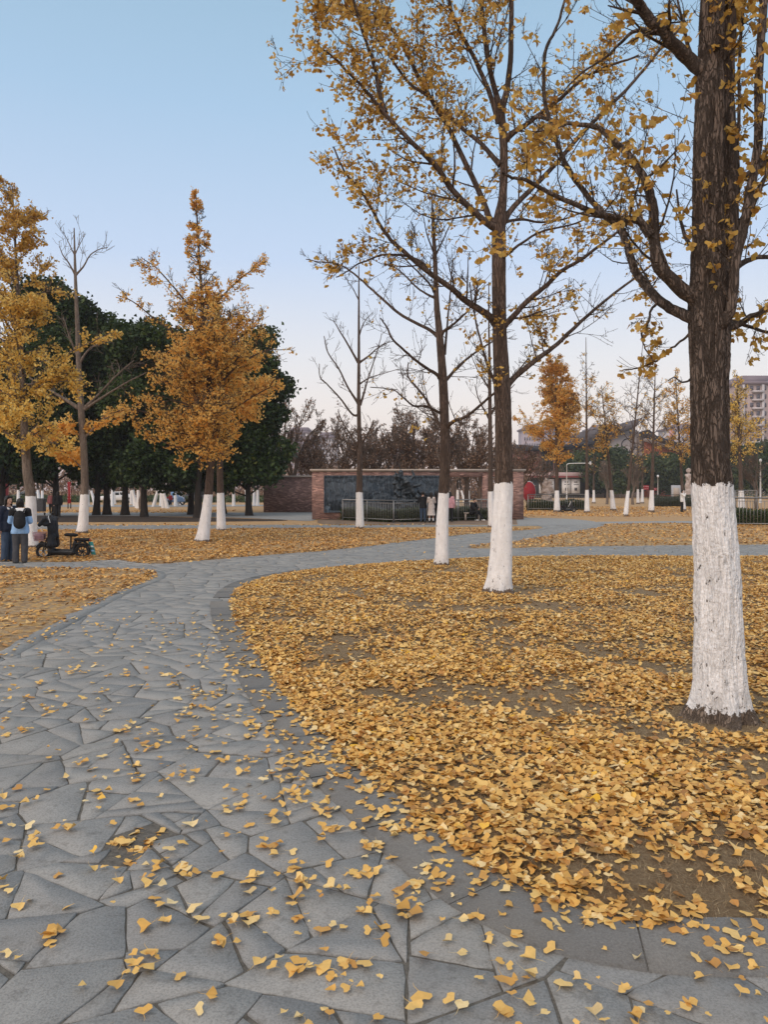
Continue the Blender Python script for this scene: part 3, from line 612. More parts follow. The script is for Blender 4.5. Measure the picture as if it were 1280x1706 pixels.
far_litter(7.5, 34, 47, 74, 16000, 'brown orange leaves spread on the far right grass among painted trunks'); far_litter(-24, 2, 34.6, 36.2, 1500, 'leaves along the thin strip before the relief wall'); far_litter(-42, -12, 54, 62, 5000, 'leaves on the brown grass beyond the evergreens')
# single leaves strewn over the paving
def strew():
    N = 15000; P = np.concatenate([rg.uniform((-7, 2.0), (8, 10), (N * 2, 2)), rg.uniform((-14, 10), (14, 30), (7000, 2))]); P = P[view(P, 0.2)]; ok = np.ones(len(P), bool); dA = dist_poly(P, LAWN['right'])
    for p in LAWN.values(): ok &= ~pip(P, p)
    P, dA = P[ok], dA[ok]; dm = np.minimum(dA, np.minimum(dist_poly(P, LAWN['left']) * 1.8, dist_poly(P, LAWN['middle']) * 1.2))
    cl = np.array([max(0.0, nz(x, y, 1.6, 5.0) + 0.6 * nz(x, y, 5.0, 1.0)) for x, y in P]); pr = np.where(P[:, 1] < 5, 0.13, 0.085) + 0.60 * cl ** 1.1 + 0.60 * np.exp(-dm / 0.16) + 0.16 * np.exp(-dA / 0.8)
    pr *= np.where(P[:, 1] > 10, 0.8, 1) * np.clip(1.15 - np.clip(-P[:, 0] - 0.2, 0, 2) * 0.35, 0.4, 1.15)
    k = rg.random(len(P)) < pr; P = P[k]; extra = []
    for i in range(len(P)):
        if P[i, 1] < 7 and rg.random() < 0.3: extra += [P[i] + rg.normal(0, 0.03, 2) for _ in range(2)]
    inpit = rg.uniform(PIT.min(0), PIT.max(0), (60, 2)); inpit = inpit[pip(inpit, PIT)]
    P = np.vstack([P, np.array(extra), inpit]); n = len(P); yaw = rg.uniform(0, 6.28, n)
    U = np.stack([np.cos(yaw), np.sin(yaw), rg.normal(0, 0.10, n)], 1); Nn = np.stack([rg.normal(0, 0.2, n), rg.normal(0, 0.2, n), np.ones(n)], 1)
    sz = rg.normal(0.036, 0.010, n).clip(0.014, 0.058); z = 0.020 + rg.uniform(0, 0.008, n); z[-len(inpit):] -= 0.02
    near = P[:, 1] < 12; 
    for sel, T in ((near, HI), (~near, LO)):
        mb = MB(); add_leaves(mb, np.c_[P, z][sel], U[sel], Nn[sel], sz[sel] * (1 if T is HI else 1.2), np.clip(rg.beta(3, 2, sel.sum()), 0, 1), np.clip(rg.normal(-0.15, 0.2, sel.sum()), 0, 0.8), T, rg)
        tag(mb.build('strewn_leaves', M['litter']), 'single yellow ginkgo leaves strewn over the near grey paving' if T is HI else 'small yellow leaves scattered over the farther grey paving', 'leaves', None, 'stuff')
    return n
nn += strew()
# dead grass blades showing between the leaves
def blades():
    N = 210000; P = rg.uniform((-3, 2.5), (6, 9.5), (N, 2)); P = P[view(P)]; P = P[pip(P, LAWN['right'])]; h = height(P, 'right'); n = len(P); yaw = rg.uniform(0, 6.28, n); L = rg.uniform(0.02, 0.06, n)
    D = np.stack([np.cos(yaw), np.sin(yaw), rg.uniform(0.05, 0.8, n)], 1); D = nrm(D); S_ = np.stack([-np.sin(yaw), np.cos(yaw), np.zeros(n)], 1) * 0.0011
    B = np.c_[P, h - 0.002]; V = np.stack([B - S_, B + S_, B + D * L[:, None]], 1).reshape(-1, 3); mb = MB(); mb.add(V, None, np.arange(n * 3).reshape(-1, 3), tint=np.repeat(rg.random(n), 3), tone=0.0)
    tag(mb.build('dry_grass', M['grass_dry']), 'short dead brown grass between fallen leaves', 'grass', None, 'stuff')
blades()
print('LEAVES', nn)
# ---------------------------------------------------------------- the near trees
NEAR = 'whitewashed ginkgo trees in the park'
def base_of(x, d): return ((x - 640) / FPX * d, d)
# the big tree on the right
T = Tree(5.52, 101); T.band = 1.735; T.rmin = 0.0017; T.wob = 0.11; T.kl = (0.35, 0.75)
T.trunk([(1200, 1245, 88), (1200, 1200, 66), (1201, 1165, 51), (1201, 1120, 45), (1200, 1060, 41.5), (1197, 950, 38.5), (1191, 860, 37), (1188, 805, 35.5), (1185, 760, 33.5), (1183, 640, 33), (1183, 560, 35.5), (1184, 500, 38), (1181, 430, 30), (1180, 330, 27), (1181, 220, 26), (1184, 100, 22), (1187, 0, 20), (1192, -150, 17), (1196, -350, 12), (1200, -600, 6)], k=220, dense=0.010, bark=0.015)
T.r *= 1
sp_ = dict(spur=0.018, leaf=1, kids=3, gap=0.11, maxl=3)
T.limb([(1196, 530, .08), (1212, 450, .16), (1215, 330, .18), (1213, 200, .18), (1212, 80, .15), (1216, -80, .1), (1225, -300, 0)], 18, 11, side=10, sL=(0.4, 1.0), **sp_)
T.limb([(1196, 545, -.10), (1215, 520, -.17), (1226, 450, -.2), (1240, 380, -.2), (1257, 280, -.2), (1265, 150, -.15), (1272, 0, -.1), (1280, -150, 0)], 9, 6, side=12, sL=(0.35, 0.9), **sp_)
T.limb([(1168, 505, 0), (1128, 478, -.05), (1100, 445, -.1), (1090, 400, -.12), (1086, 345, -.15), (1073, 300, -.15), (1051, 264, -.1), (1018, 227, 0), (990, 211, .1), (940, 203, .2), (885, 196, .3)], 13, 2.5, side=13, sL=(0.35, 0.85), **sp_)
T.limb([(1084, 390, -.12), (1064, 368, -.15), (1030, 364, -.2), (985, 352, -.3), (940, 333, -.35), (895, 308, -.4), (862, 296, -.5), (838, 288, -.55)], 7, 2, side=11, sL=(0.3, 0.75), **sp_)
T.limb([(1165, 532, 0), (1130, 520, .1), (1092, 494, .2), (1062, 453, .3), (1046, 406, .35), (1032, 376, .4), (1006, 355, .4), (960, 300, .5), (932, 240, .5), (912, 180, .45), (906, 100, .4), (930, 40, .4), (950, -20, .4)], 10, 2, side=13, sL=(0.35, 0.8), **sp_)
T.limb([(1180, 125, 0), (1148, 98, 0), (1118, 66, -.1), (1090, 40, -.15), (1068, 15, -.2), (1048, -25, -.3), (1020, -90, -.4)], 12, 7, side=8, sL=(0.3, 0.9), **sp_)
T.limb([(1105, 55, -.1), (1060, 52, 0), (1035, 70, .1), (1005, 100, .2), (960, 130, .3), (930, 160, .4)], 4, 1, side=6, sL=(0.2, 0.5), **sp_)
T.limb([(1208, 548, 0), (1238, 538, 0), (1262, 524, .1), (1292, 500, .2), (1350, 460, .3)], 6.5, 3, side=5, sL=(0.3, 0.8), **sp_)
T.limb([(1212, 538, .1), (1245, 543, .2), (1290, 556, .3), (1350, 570, .4)], 4, 2, side=5, sL=(0.25, 0.5), **sp_)
T.limb([(1226, 445, .1), (1258, 430, .2), (1300, 428, .3), (1360, 410, .4)], 5, 3, side=5, sL=(0.25, 0.6), **sp_)
T.limb([(1215, 330, .18), (1228, 330, .2), (1231, 240, .2), (1233, 130, .2), (1240, 0, .2)], 3.5, 2.5, side=9, sL=(0.15, 0.45), **sp_)
T.limb([(1158, 548, .1), (1130, 572, .15), (1108, 590, .15), (1088, 604, .2), (1062, 614, .2), (1038, 617, .2)], 2.2, 1.0, side=4, sL=(0.08, 0.3), maxl=2, own=False)
T.limb([(1100, 500, .2), (1088, 515, .15), (1080, 535, .1), (1071, 556, .1), (1074, 578, .1), (1090, 602, .1)], 2.6, 1.0, side=5, sL=(0.1, 0.3), **sp_)
T.limb([(1152, 632, -.1), (1138, 636, -.1), (1124, 628, -.12), (1114, 634, -.1)], 1.8, 0.8, side=3, sL=(0.04, 0.12), maxl=1, own=False)
for sg in range(26):   # short shoots straight from the stem
    a = T.g.uniform(0, 6.28); z = T.g.uniform(3.0, 5.6); i = int(np.searchsorted(T.P[:, 2], z)); c = T.P[i] + np.array([math.cos(a), math.sin(a), 0]) * T.r[i] * 0.95
    T.grow(c, (math.cos(a), math.sin(a), 0.5), T.g.uniform(0.12, 0.55), 0.004, 1, 2, 0.2, 0.12, (30, 60), 3, 1, 0.08, 0.02)
def pr1(C):
    px = C[:, 0] / C[:, 1] * FPX + 640; py = HOR - (C[:, 2] - EYE) / C[:, 1] * FPX
    n = np.array([nz(a, b, 1.3, 4.0) for a, b in C[:, [0, 2]]])
    return 0.24 + 0.30 * np.clip((px - 1150) / 130, 0, 1) + 0.22 * np.clip(n * 2, -0.3, 1) - 0.12 * np.clip((py - 480) / 120, 0, 1)
T.finish('ginkgo_tree', 'huge near ginkgo with thick dark furrowed trunk painted white below, at the right', NEAR and None, base_of(1200, 5.52), M['bark_near'], M['leaf_ochre'], 'crown', (1, 4), (0.032, 0.052), HI, pr1, lambda C: np.full(len(C), 0.15), 0.9)
L1 = T.nleaf
# the second tree, right of the middle
T = Tree(12.0, 202); T.band = 1.80; T.rmin = 0.0034; T.wob = 0.10; T.kl = (0.35, 0.75)
T.trunk([(832, 1006, 34), (832, 990, 28), (833, 970, 23.5), (836, 930, 20.5), (838, 870, 18.5), (840, 805, 17), (839, 740, 15.5), (838, 680, 15), (836, 640, 15), (833, 560, 13), (832, 480, 12.5), (832, 400, 12.5), (832, 375, 12), (838, 330, 8), (840, 281, 7.5), (839, 219, 7.2), (836, 187, 7), (845, 150, 5.5), (851, 100, 5), (852, 50, 4.6), (853, -30, 4), (856, -120, 2.5), (858, -220, 1)], k=48, dense=0.03, bark=0.008)
q = dict(spur=0.026, leaf=1, gap=0.13, kids=4, maxl=3)
T.limb([(836, 190, 0), (827, 156, 0), (811, 84, 0), (802, 0, 0), (798, -90, .1), (796, -180, .1)], 5.5, 2.5, side=12, sL=(0.6, 1.5), **q)
T.limb([(832, 205, 0), (814, 150, -.1), (792, 100, -.2), (761, 40, -.4), (749, 0, -.5), (735, -70, -.5), (725, -150, -.6)], 4.5, 2, side=13, sL=(0.6, 1.5), **q)
T.limb([(828, 380, 0), (811, 370, -.1), (761, 325, -.3), (730, 281, -.5), (686, 237, -.7), (646, 194, -.8), (618, 160, -.9), (590, 130, -1.0), (555, 95, -1.1), (520, 70, -1.2)], 6.5, 1.2, side=16, sL=(0.6, 1.5), **q)
T.limb([(641, 187, -.8), (632, 150, -.8), (621, 103, -.8), (605, 53, -.9), (589, 0, -.9), (575, -60, -1.)], 3.5, 1.8, side=12, sL=(0.5, 1.3), **q)
T.limb([(829, 378, 0), (815, 362, .1), (802, 328, .2), (780, 281, .3), (746, 212, .4), (724, 175, .5), (699, 131, .6), (667, 69, .7), (642, 31, .8), (624, -10, .8), (605, -80, .9)], 6, 2, side=18, sL=(0.6, 1.5), **q)
T.limb([(834, 275, 0), (812, 250, .1), (792, 231, .2), (746, 194, .3), (711, 159, .3), (683, 140, .4), (649, 94, .4), (614, 47, .4), (585, 10, .4), (560, -30, .4)], 4.2, 1.5, side=14, sL=(0.5, 1.3), **q)
T.limb([(842, 232, 0), (860, 218, -.1), (880, 206, -.2), (927, 169, -.4), (970, 134, -.6), (1010, 112, -.8), (1065, 92, -.9)], 5.5, 1.5, side=14, sL=(0.5, 1.2), **q)
T.limb([(838, 372, 0), (865, 335, .1), (920, 281, .3), (973, 219, .5), (1014, 178, .7), (1058, 134, .9), (1105, 78, 1.1), (1140, 40, 1.2)], 5, 2, side=15, sL=(0.5, 1.2), **q)
T.limb([(838, 545, 0), (852, 530, -.1), (886, 497, -.2), (911, 475, -.3), (942, 447, -.4), (983, 422, -.5), (1030, 387, -.7), (1075, 350, -.9)], 5.8, 1.5, side=13, sL=(0.5, 1.2), **q)
T.limb([(840, 655, 0), (852, 636, .1), (889, 603, .2), (927, 575, .4), (967, 537, .6), (1005, 503, .7), (1061, 462, .9), (1100, 430, 1.0)], 6, 1.5, side=13, sL=(0.5, 1.3), **q)
T.limb([(828, 540, 0), (806, 520, -.1), (777, 502, -.2), (752, 480, -.4), (714, 455, -.5), (692, 436, -.6), (667, 414, -.7), (642, 389, -.8), (620, 350, -.9), (600, 315, -1.0), (578, 290, -1.1), (556, 245, -1.2)], 6.5, 1.2, side=16, sL=(0.4, 1.1), **q)
T.limb([(714, 447, -.5), (698, 433, -.5), (667, 424, -.5), (636, 425, -.5), (605, 437, -.5), (585, 448, -.5), (560, 462, -.5)], 2.6, 0.9, side=9, sL=(0.25, 0.6), **q)
T.limb([(830, 668, 0), (826, 640, -.1), (812, 605, -.1), (799, 560, -.1), (790, 520, -.1), (783, 470, -.1)], 3.2, 1.0, side=8, sL=(0.3, 0.7), **q)
T.limb([(827, 440, 0), (870, 405, -.3), (905, 385, -.5), (960, 372, -.7), (1000, 352, -.9)], 2.6, 1, side=8, sL=(0.3, 0.7), **q)
T.limb([(834, 372, 0), (870, 365, .2), (905, 372, .4), (940, 365, .6), (985, 350, .8), (1030, 355, 1.)], 2.6, 1, side=9, sL=(0.3, 0.7), **q)
def pr2(C):
    px = C[:, 0] / C[:, 1] * FPX + 640; py = HOR - (C[:, 2] - EYE) / C[:, 1] * FPX
    n = np.array([nz(a, b, 0.9, 14.0) + 0.5 * nz(a, b, 2.5, 1.0) for a, b in C[:, [0, 2]]])
    up = np.clip((430 - py) / 380, 0, 1); return 0.20 + 0.52 * up * np.clip((980 - px) / 300, 0.15, 1) + 0.50 * np.clip(n * 1.6, -0.5, 1) * (0.5 + 0.5 * up)
T.finish('ginkgo_tree', 'forked ginkgo standing in leaf litter, second painted base from the right edge', None, base_of(832, 12.0), M['bark'], M['leaf_ochre'], 'crown', (2, 4), (0.040, 0.062), HI, pr2, None, 0.8)
L2 = T.nleaf
# third tree, slimmer and nearly bare
T = Tree(16.3, 303); T.band = 1.62; T.rmin = 0.0040; T.wob = 0.11; T.kl = (0.35, 0.7)
T.trunk([(735, 955, 17), (736, 943, 14), (737, 925, 12.5), (738, 870, 11), (740, 822, 9.8), (742, 755, 9), (740, 690, 8.5), (738, 630, 8), (733, 560, 6.5), (728, 505, 5), (725, 427, 4), (722, 380, 2.8), (720, 320, 1.2)], k=32, dense=0.05, bark=0.006)
q = dict(spur=0.03, leaf=1, gap=0.16, kids=5)
for pts, a, b, sd in (
 ([(735, 632, 0), (725, 622, -.1), (705, 608, -.3), (680, 589, -.5), (655, 564, -.7), (645, 545, -.8), (634, 530, -.9)], 3.4, 1, 9),
 ([(730, 560, 0), (712, 548, .1), (667, 524, .3), (640, 500, .5), (614, 477, .7), (585, 452, .9), (561, 439, 1.), (535, 437, 1.1), (510, 432, 1.2)], 3.2, 0.8, 13),
 ([(734, 565, 0), (740, 552, -.1), (752, 542, -.2), (768, 528, -.4), (782, 515, -.5), (800, 480, -.7)], 3.2, 1, 8),
 ([(741, 635, 0), (752, 624, .1), (777, 599, .4), (808, 577, .7), (835, 562, 1.)], 3.4, 1, 8),
 ([(744, 712, 0), (756, 702, -.2), (780, 692, -.5), (820, 658, -.9), (850, 632, -1.2), (880, 598, -1.4)], 3.6, 1, 10),
 ([(739, 715, 0), (730, 703, .2), (711, 667, .4), (695, 645, .6), (680, 627, .8), (681, 604, .9)], 3.2, 1, 9),
 ([(738, 690, 0), (711, 677, -.3), (690, 676, -.5), (670, 660, -.7), (655, 649, -.8), (617, 645, -1.)], 2.3, .7, 9),
 ([(725, 496, 0), (712, 490, .1), (692, 477, .3), (672, 456, .6), (655, 442, .8), (640, 415, .9)], 2.2, .7, 8),
 ([(724, 486, 0), (715, 472, -.2), (699, 455, -.4), (674, 430, -.6), (655, 400, -.8)], 2.2, .7, 7),
 ([(741, 590, 0), (745, 550, .2), (749, 505, .3), (752, 465, .4), (756, 430, .4)], 2.2, .8, 8),
 ([(724, 430, 0), (738, 400, .2), (752, 372, .3), (764, 345, .4)], 1.6, .6, 7), ([(723, 420, 0), (712, 390, -.2), (704, 355, -.3)], 1.5, .6, 7), ([(722, 400, 0), (730, 365, -.3), (736, 330, -.4)], 1.3, .6, 6)):
    T.limb(pts, a, b, side=sd, sL=(0.35, 0.95), **q)
T.finish('ginkgo_tree', 'slim ginkgo with few leaves, painted base at the path edge before the railing', None, base_of(736, 16.3), M['bark'], M['leaf_ochre'], 'crown', (1, 3), (0.05, 0.075), LO, lambda C: 0.06 + 0.45 * np.clip(np.array([nz(a, b, 0.7, 24.0) for a, b in C[:, [0, 2]]]) * 1.5, 0, 1), None, 0.8)
# fourth: small bare tree before the relief wall
def bare(name_label, d, bx, trunk, limbs, band, seed, bark='bark', leaf=None, prob=0.0, gap=0.25, sL=(0.5, 1.3), rmin=0.007, grp=None, kids=4, whorl=None, size=(0.06, 0.09), nm='ginkgo_tree', maxl=2, crown='crown', leafn=(1, 3), tone=None):
    T = Tree(d, seed); T.band = band; T.rmin = rmin; T.trunk(trunk, k=14)
    for pts, a, b, sd in limbs: T.limb(pts, a, b, side=sd, sL=sL, leaf=1, gap=gap, kids=kids, maxl=maxl, sides=6)
    if whorl:
        for k in range(whorl[0]):
            z = T.g.uniform(whorl[1], whorl[2]); i = min(len(T.P) - 1, int(np.searchsorted(T.P[:, 2], z))); a = T.g.uniform(0, 6.28); up = T.g.uniform(0.5, 1.3); f = (z - whorl[1]) / (whorl[2] - whorl[1])
            T.grow(T.P[i], (math.cos(a), math.sin(a), up), T.g.uniform(0.6, 1.0) * whorl[3] * (1.1 - 0.75 * f), max(rmin, T.r[i] * 0.42), 0, maxl, 0.12, 0.07, (28, 58), kids, 1, gap, 0)
    return T.finish(nm, name_label, grp, base_of(bx, d), M[bark], M[leaf] if leaf else None, crown, leafn, size, LO, (prob if callable(prob) else (lambda C: np.full(len(C), prob))), tone, 0.6)
bare('small leafless tree with pale painted base in front of the dark relief panels', 31.7, 600,
     [(600, 889, 9), (600, 882, 8), (600, 860, 7), (599, 820, 6), (599, 760, 4.6), (598, 660, 3.2), (598, 600, 2.6), (598, 505, 1.6), (598, 442, 0.8)],
     [([(597, 672), (580, 646), (564, 614), (546, 586), (540, 560)], 2, .7, 7), ([(597, 692), (586, 689), (567, 664), (545, 640), (533, 628), (532, 606)], 2, .6, 7), ([(597, 604), (574, 564), (562, 545), (555, 533)], 1.8, .5, 6),
      ([(599, 604), (618, 590), (630, 580), (650, 568)], 1.8, .5, 6), ([(600, 675), (608, 650), (614, 630), (630, 580), (636, 555)], 2, .5, 7), ([(599, 640), (615, 630), (640, 622), (665, 615)], 1.3, .4, 5),
      ([(598, 560), (608, 535), (622, 520)], 1.2, .4, 4), ([(598, 755), (588, 730), (572, 705), (563, 685)], 2, .6, 6), ([(600, 745), (612, 725), (622, 700)], 1.8, .6, 5), ([(598, 500), (588, 480), (580, 470)], 1, .4, 3)], 1.57, 404, leaf='leaf_dead', prob=0.02, sL=(0.4, 1.0))
bare('thin straight bare tree half hidden behind the forked ginkgo trunk', 33.0, 820,
     [(820, 888, 7.5), (820, 879, 6.5), (819, 850, 5.4), (818, 822, 4.8), (817, 740, 4), (817, 692, 3.5), (816, 600, 2.4), (815, 540, 1.4), (815, 470, .8)],
     [([(817, 700), (800, 670), (792, 640)], 1.8, .6, 5), ([(818, 690), (840, 660), (858, 640)], 1.8, .6, 5), ([(817, 650), (798, 620), (785, 590)], 1.5, .5, 5)], 1.60, 405, whorl=(7, 5, 9.5, 1.8))
# the left side: two with leaves, one bare between them
bare('thin bare topped tree left of the golden tree, black scooter parked at its painted foot', 28.3, 137,
     [(135, 898, 12), (136, 890, 10.5), (138, 870, 9), (140, 822, 7), (140, 770, 6.2), (136, 700, 5.8), (131, 610, 4.8), (127, 510, 3.4), (125, 450, 2.4), (123, 380, 0.9)],
     [([(126, 460), (115, 440), (104, 424), (98, 410)], 1.7, .6, 6), ([(126, 458), (140, 442), (150, 425), (165, 416), (179, 412)], 1.8, .6, 7), ([(133, 603), (150, 580), (172, 571), (195, 564)], 2.2, .7, 7), ([(131, 640), (98, 617), (75, 600), (60, 588)], 2.8, 1, 8),
      ([(131, 680), (89, 654), (53, 632), (30, 615)], 3, 1, 9), ([(140, 680), (175, 645), (205, 615), (223, 600)], 2.4, .8, 8), ([(140, 682), (183, 654), (215, 635), (244, 620)], 2.4, .8, 8), ([(139, 730), (165, 705), (188, 690), (205, 680)], 2, .8, 10),
      ([(138, 725), (110, 722), (90, 728), (70, 735)], 2, .8, 10), ([(137, 780), (120, 765), (100, 755)], 1.4, .5, 6), ([(131, 600), (115, 560), (105, 530)], 2, .7, 6), ([(124, 425), (112, 400), (106, 388)], 1, .4, 4), ([(124, 425), (135, 402), (142, 390)], 1, .4, 4)], 1.50, 506,
     bark='bark_pale', leaf='leaf_gold', gap=0.045, sL=(0.4, 1.1), prob=lambda C: np.where(C[:, 2] < 4.2, 0.95, np.where(C[:, 2] < 5.2, 0.22, 0.0)), leafn=(3, 6), size=(0.08, 0.115))
def golden(label, d, bx, trunk, limbs, band, seed, mat, prof, n, topdark=None, leafn=(2, 4), size=(0.052, 0.078), rmin=0.006, bark='bark', gap=0.08, grp=None, kids=5, prob=1.0, maxl=2, up=(0.35, 1.0), bias=0.0):
    """a leafy ginkgo: prof = [(height m, radius m), ...] gives how far limbs reach"""
    T = Tree(d, seed); T.band = band; T.rmin = rmin; T.trunk(trunk, k=16); g = T.g; H = np.array(prof)
    for pts, a, b, sd in limbs: T.limb(pts, a, b, side=sd, sL=(0.35, 0.9), leaf=0, gap=gap, kids=kids, maxl=maxl, sides=6, t0=0.1)
    for k in range(n):
        z = H[0, 0] + (H[-1, 0] - H[0, 0]) * (k + g.random()) / n; rr = np.interp(z, H[:, 0], H[:, 1]) * g.uniform(0.6, 1.12); i = min(len(T.P) - 1, int(np.searchsorted(T.P[:, 2], z)))
        a = g.uniform(0, 6.28); u = g.uniform(*up); L = rr * math.hypot(1, u) * 0.92
        T.grow(T.P[i], (math.cos(a) + bias, math.sin(a), u), L, max(rmin, min(0.03, T.r[i] * 0.45)), 0, maxl, 0.13, 0.02, (30, 62), max(3, int(kids * (0.6 + rr * 0.5))), 0, gap, 0)
    tone = None
    if topdark: z0, z1, mxx = topdark; tone = lambda C: mxx * np.clip((C[:, 2] - z0) / (z1 - z0), 0, 1)
    r = T.finish('ginkgo_tree', label, grp, base_of(bx, d), M[bark], M[mat], 'crown', leafn, size, LO, (prob if callable(prob) else (lambda C: prob * np.clip(0.62 + 1.5 * np.array([nz(a + c, b, 1.7, seed) for a, c, b in C]), 0.05, 1.0))), tone, 0.5)
    return r, T
r, T = golden('tall golden ginkgo with tapering crown and leaning painted base, before the evergreens', 23.6, 338,
     [(334, 918, 18), (337, 905, 14), (340, 880, 10.5), (344, 850, 8.5), (347, 822, 7.5), (350, 780, 6.8), (352, 720, 6), (349, 640, 5), (342, 560, 4), (335, 480, 2.8), (330, 400, 1.8), (326, 322, .8)],
     [([(338, 545), (318, 515), (290, 480), (262, 448), (234, 428)], 2.2, .6, 16), ([(337, 530), (360, 505), (385, 478), (415, 452), (444, 436)], 2.2, .6, 16), ([(342, 605), (300, 565), (262, 535), (225, 505), (196, 492)], 2.2, .6, 13),
      ([(345, 620), (380, 580), (415, 550), (440, 540)], 2.2, .6, 14), ([(347, 660), (395, 610), (440, 585), (476, 582)], 2.2, .6, 14), ([(348, 705), (300, 690), (250, 688), (215, 682), (180, 690)], 2.2, .6, 16), ([(349, 735), (295, 745), (250, 722), (222, 705)], 2, .6, 13),
      ([(349, 700), (390, 680), (430, 655), (462, 640)], 2.2, .6, 14)],
     1.53, 606, 'leaf_gold', [(2.2, .8), (2.9, 1.9), (4.4, 2.15), (6.0, 1.6), (7.3, .85), (8.7, .55), (9.9, .42), (10.9, .16)], 84, (7.6, 10.8, 0.42), prob=0.62, leafn=(2, 4), gap=0.085, kids=8)
LG = T.nleaf
r, T = golden('leafy orange yellow ginkgo cut off by the left edge, two students standing before it', 21.3, 52,
     [(54, 926, 14), (53, 914, 12), (51, 880, 10), (50, 828, 8.8), (45, 790, 8), (43, 760, 7.5), (39, 694, 6), (37, 637, 4.8), (32, 540, 3.8), (27, 450, 2.6), (20, 310, .9)],
     [([(37, 655), (70, 620), (110, 590), (150, 570), (185, 555)], 2.2, .6, 9), ([(38, 640), (70, 640), (100, 632), (120, 618)], 1.8, .6, 8), ([(40, 700), (20, 670), (-10, 640), (-60, 600)], 3, 1, 12), ([(42, 745), (60, 735), (90, 738), (120, 745)], 2, .6, 10),
      ([(42, 745), (10, 720), (-20, 700), (-70, 690)], 2.5, 1, 13)],
     1.50, 707, 'leaf_yellow', [(2.7, .9), (3.4, 1.5), (4.5, 1.6), (6.0, 1.3), (7.6, 1.0), (9.2, .95), (10.3, .3)], 62, (5.0, 9.5, 0.6), leafn=(2, 4), gap=0.075, kids=6, bark='bark_pale')
r, T = golden('golden ginkgo standing directly behind the leaning golden one, straight painted base', 30.0, 368,
     [(369, 892, 11), (369, 885, 9), (368, 860, 7.5), (367, 822, 6.2), (366, 770, 5.5), (368, 700, 4.5), (372, 620, 3), (374, 560, 1.5)], [], 1.55, 808, 'leaf_gold', [(3.0, 1.0), (4.2, 2.2), (6.2, 2.0), (7.8, .7)], 34, None, kids=5, gap=0.09, size=(0.08, 0.12), leafn=(2, 4))
print('LEAVES in crowns', L1, L2, LG)
# ---------------------------------------------------------------- evergreens on the left
def evergreen(d, px, r, h, z0, seed, label, n=38000, rt=0.2, narrow=1.0, mat='leaf_green', size=(0.14, 0.26), nm='evergreen_tree', trunk_px=None, lobes=62):
    g = np.random.default_rng(seed); x = (px - 640) / FPX * d; root = thing(nm, label, 'tree', (x, d, 0), 0, None)
    C = []; Rr = []
    for k in range(lobes):
        t = g.random() ** 0.9; z = z0 + r * 0.15 + (h - z0 - r * 0.35) * t; pr = math.sin(math.pi * min(1, 0.22 + 0.72 * (1 - t) ** 0.85)) if narrow == 1 else (1 - t) ** 0.6; pr = max(pr, 0.9) if t < 0.25 else pr
        a = g.uniform(0, 6.28); q = r * pr * g.uniform(0.35, 0.85); C.append((q * math.cos(a), q * math.sin(a), z)); Rr.append(r * g.uniform(0.18, 0.44) * (0.6 + 0.5 * pr))
    C = np.array(C); Rr = np.array(Rr); w = Rr ** 2; k = g.choice(len(C), n, p=w / w.sum()); D = nrm(g.normal(0, 1, (n, 3))); rad = Rr[k] * (1 - 0.55 * g.random(n) ** 1.8)
    P = C[k] + D * rad[:, None] * np.array([1.15, 1.15, 0.85]); P += g.normal(0, 0.09, P.shape) * (1 + 2.2 * (g.random((n, 1)) < 0.15)); ok = P[:, 2] > z0 - 0.4; P, D, k = P[ok], D[ok], k[ok]; m = len(P)
    U = nrm(D * 0.8 + g.normal(0, 0.55, (m, 3)) + np.array([0, 0, -0.15])); tint = np.clip(0.42 + 0.5 * (g.random(len(C))[k] - 0.5) + 0.35 * D[:, 2] * 0 + g.normal(0, 0.22, m), 0, 1)
    mb = MB(); add_leaves(mb, P, U, g.normal(0, 1, (m, 3)), g.uniform(*size, m), tint, 0.0, LO if narrow == 1 else OV, g); mb.build('crown', M[mat], root)
    tb = MB(); pts = catmull([(0, 0, -0.1), (g.normal(0, .06), 0, h * 0.2), (g.normal(0, .1), 0, h * 0.45), (0, 0, h * 0.8)], 5); tb.tube(pts, np.linspace(rt, rt * 0.25, len(pts)) * (1 + 0.5 * np.exp(-np.arange(len(pts)) / 1.2)), 12, paint=9.0, foot=9.0)
    for c, q in zip(C, Rr):
        s_ = np.array([0, 0, max(z0 * 0.8, c[2] - np.linalg.norm(c[:2]) * 0.8)]); mid = (s_ + c) / 2 + np.array([0, 0, -0.1]); tb.tube(catmull([s_, mid, c], 4), np.linspace(rt * 0.32, 0.02, 9), 6, paint=9.0, foot=9.0)
    tb.build('trunk', M['bark_dark'], root, True); return root
EG = [(46, 4, 2.4, 11.0, 2.0, 'dark evergreen at the left edge, mostly hidden behind the orange ginkgo crown'),
      (48, 92, 2.7, 14.8, 2.0, 'tallest dark evergreen, rounded top rising behind the bare topped tree'),
      (50, 160, 2.5, 14.2, 1.9, 'dark evergreen with second rounded top right of the tallest one'),
      (47, 240, 2.3, 12.2, 1.9, 'dark evergreen crown showing between the bare tree and the golden tree'),
      (51, 318, 2.8, 12.3, 1.7, 'dark evergreen standing behind the leaning golden ginkgo'),
      (49, 415, 2.5, 12.0, 1.5, 'dense green evergreen nearest the low brick wall'),
      (53, 372, 2.4, 11.0, 1.6, 'evergreen behind the twin painted trunks, between two fuller ones')]
for i, (d, px, r_, h_, z0, lb) in enumerate(EG): evergreen(d, px, r_, h_, z0, 40 + i, lb)
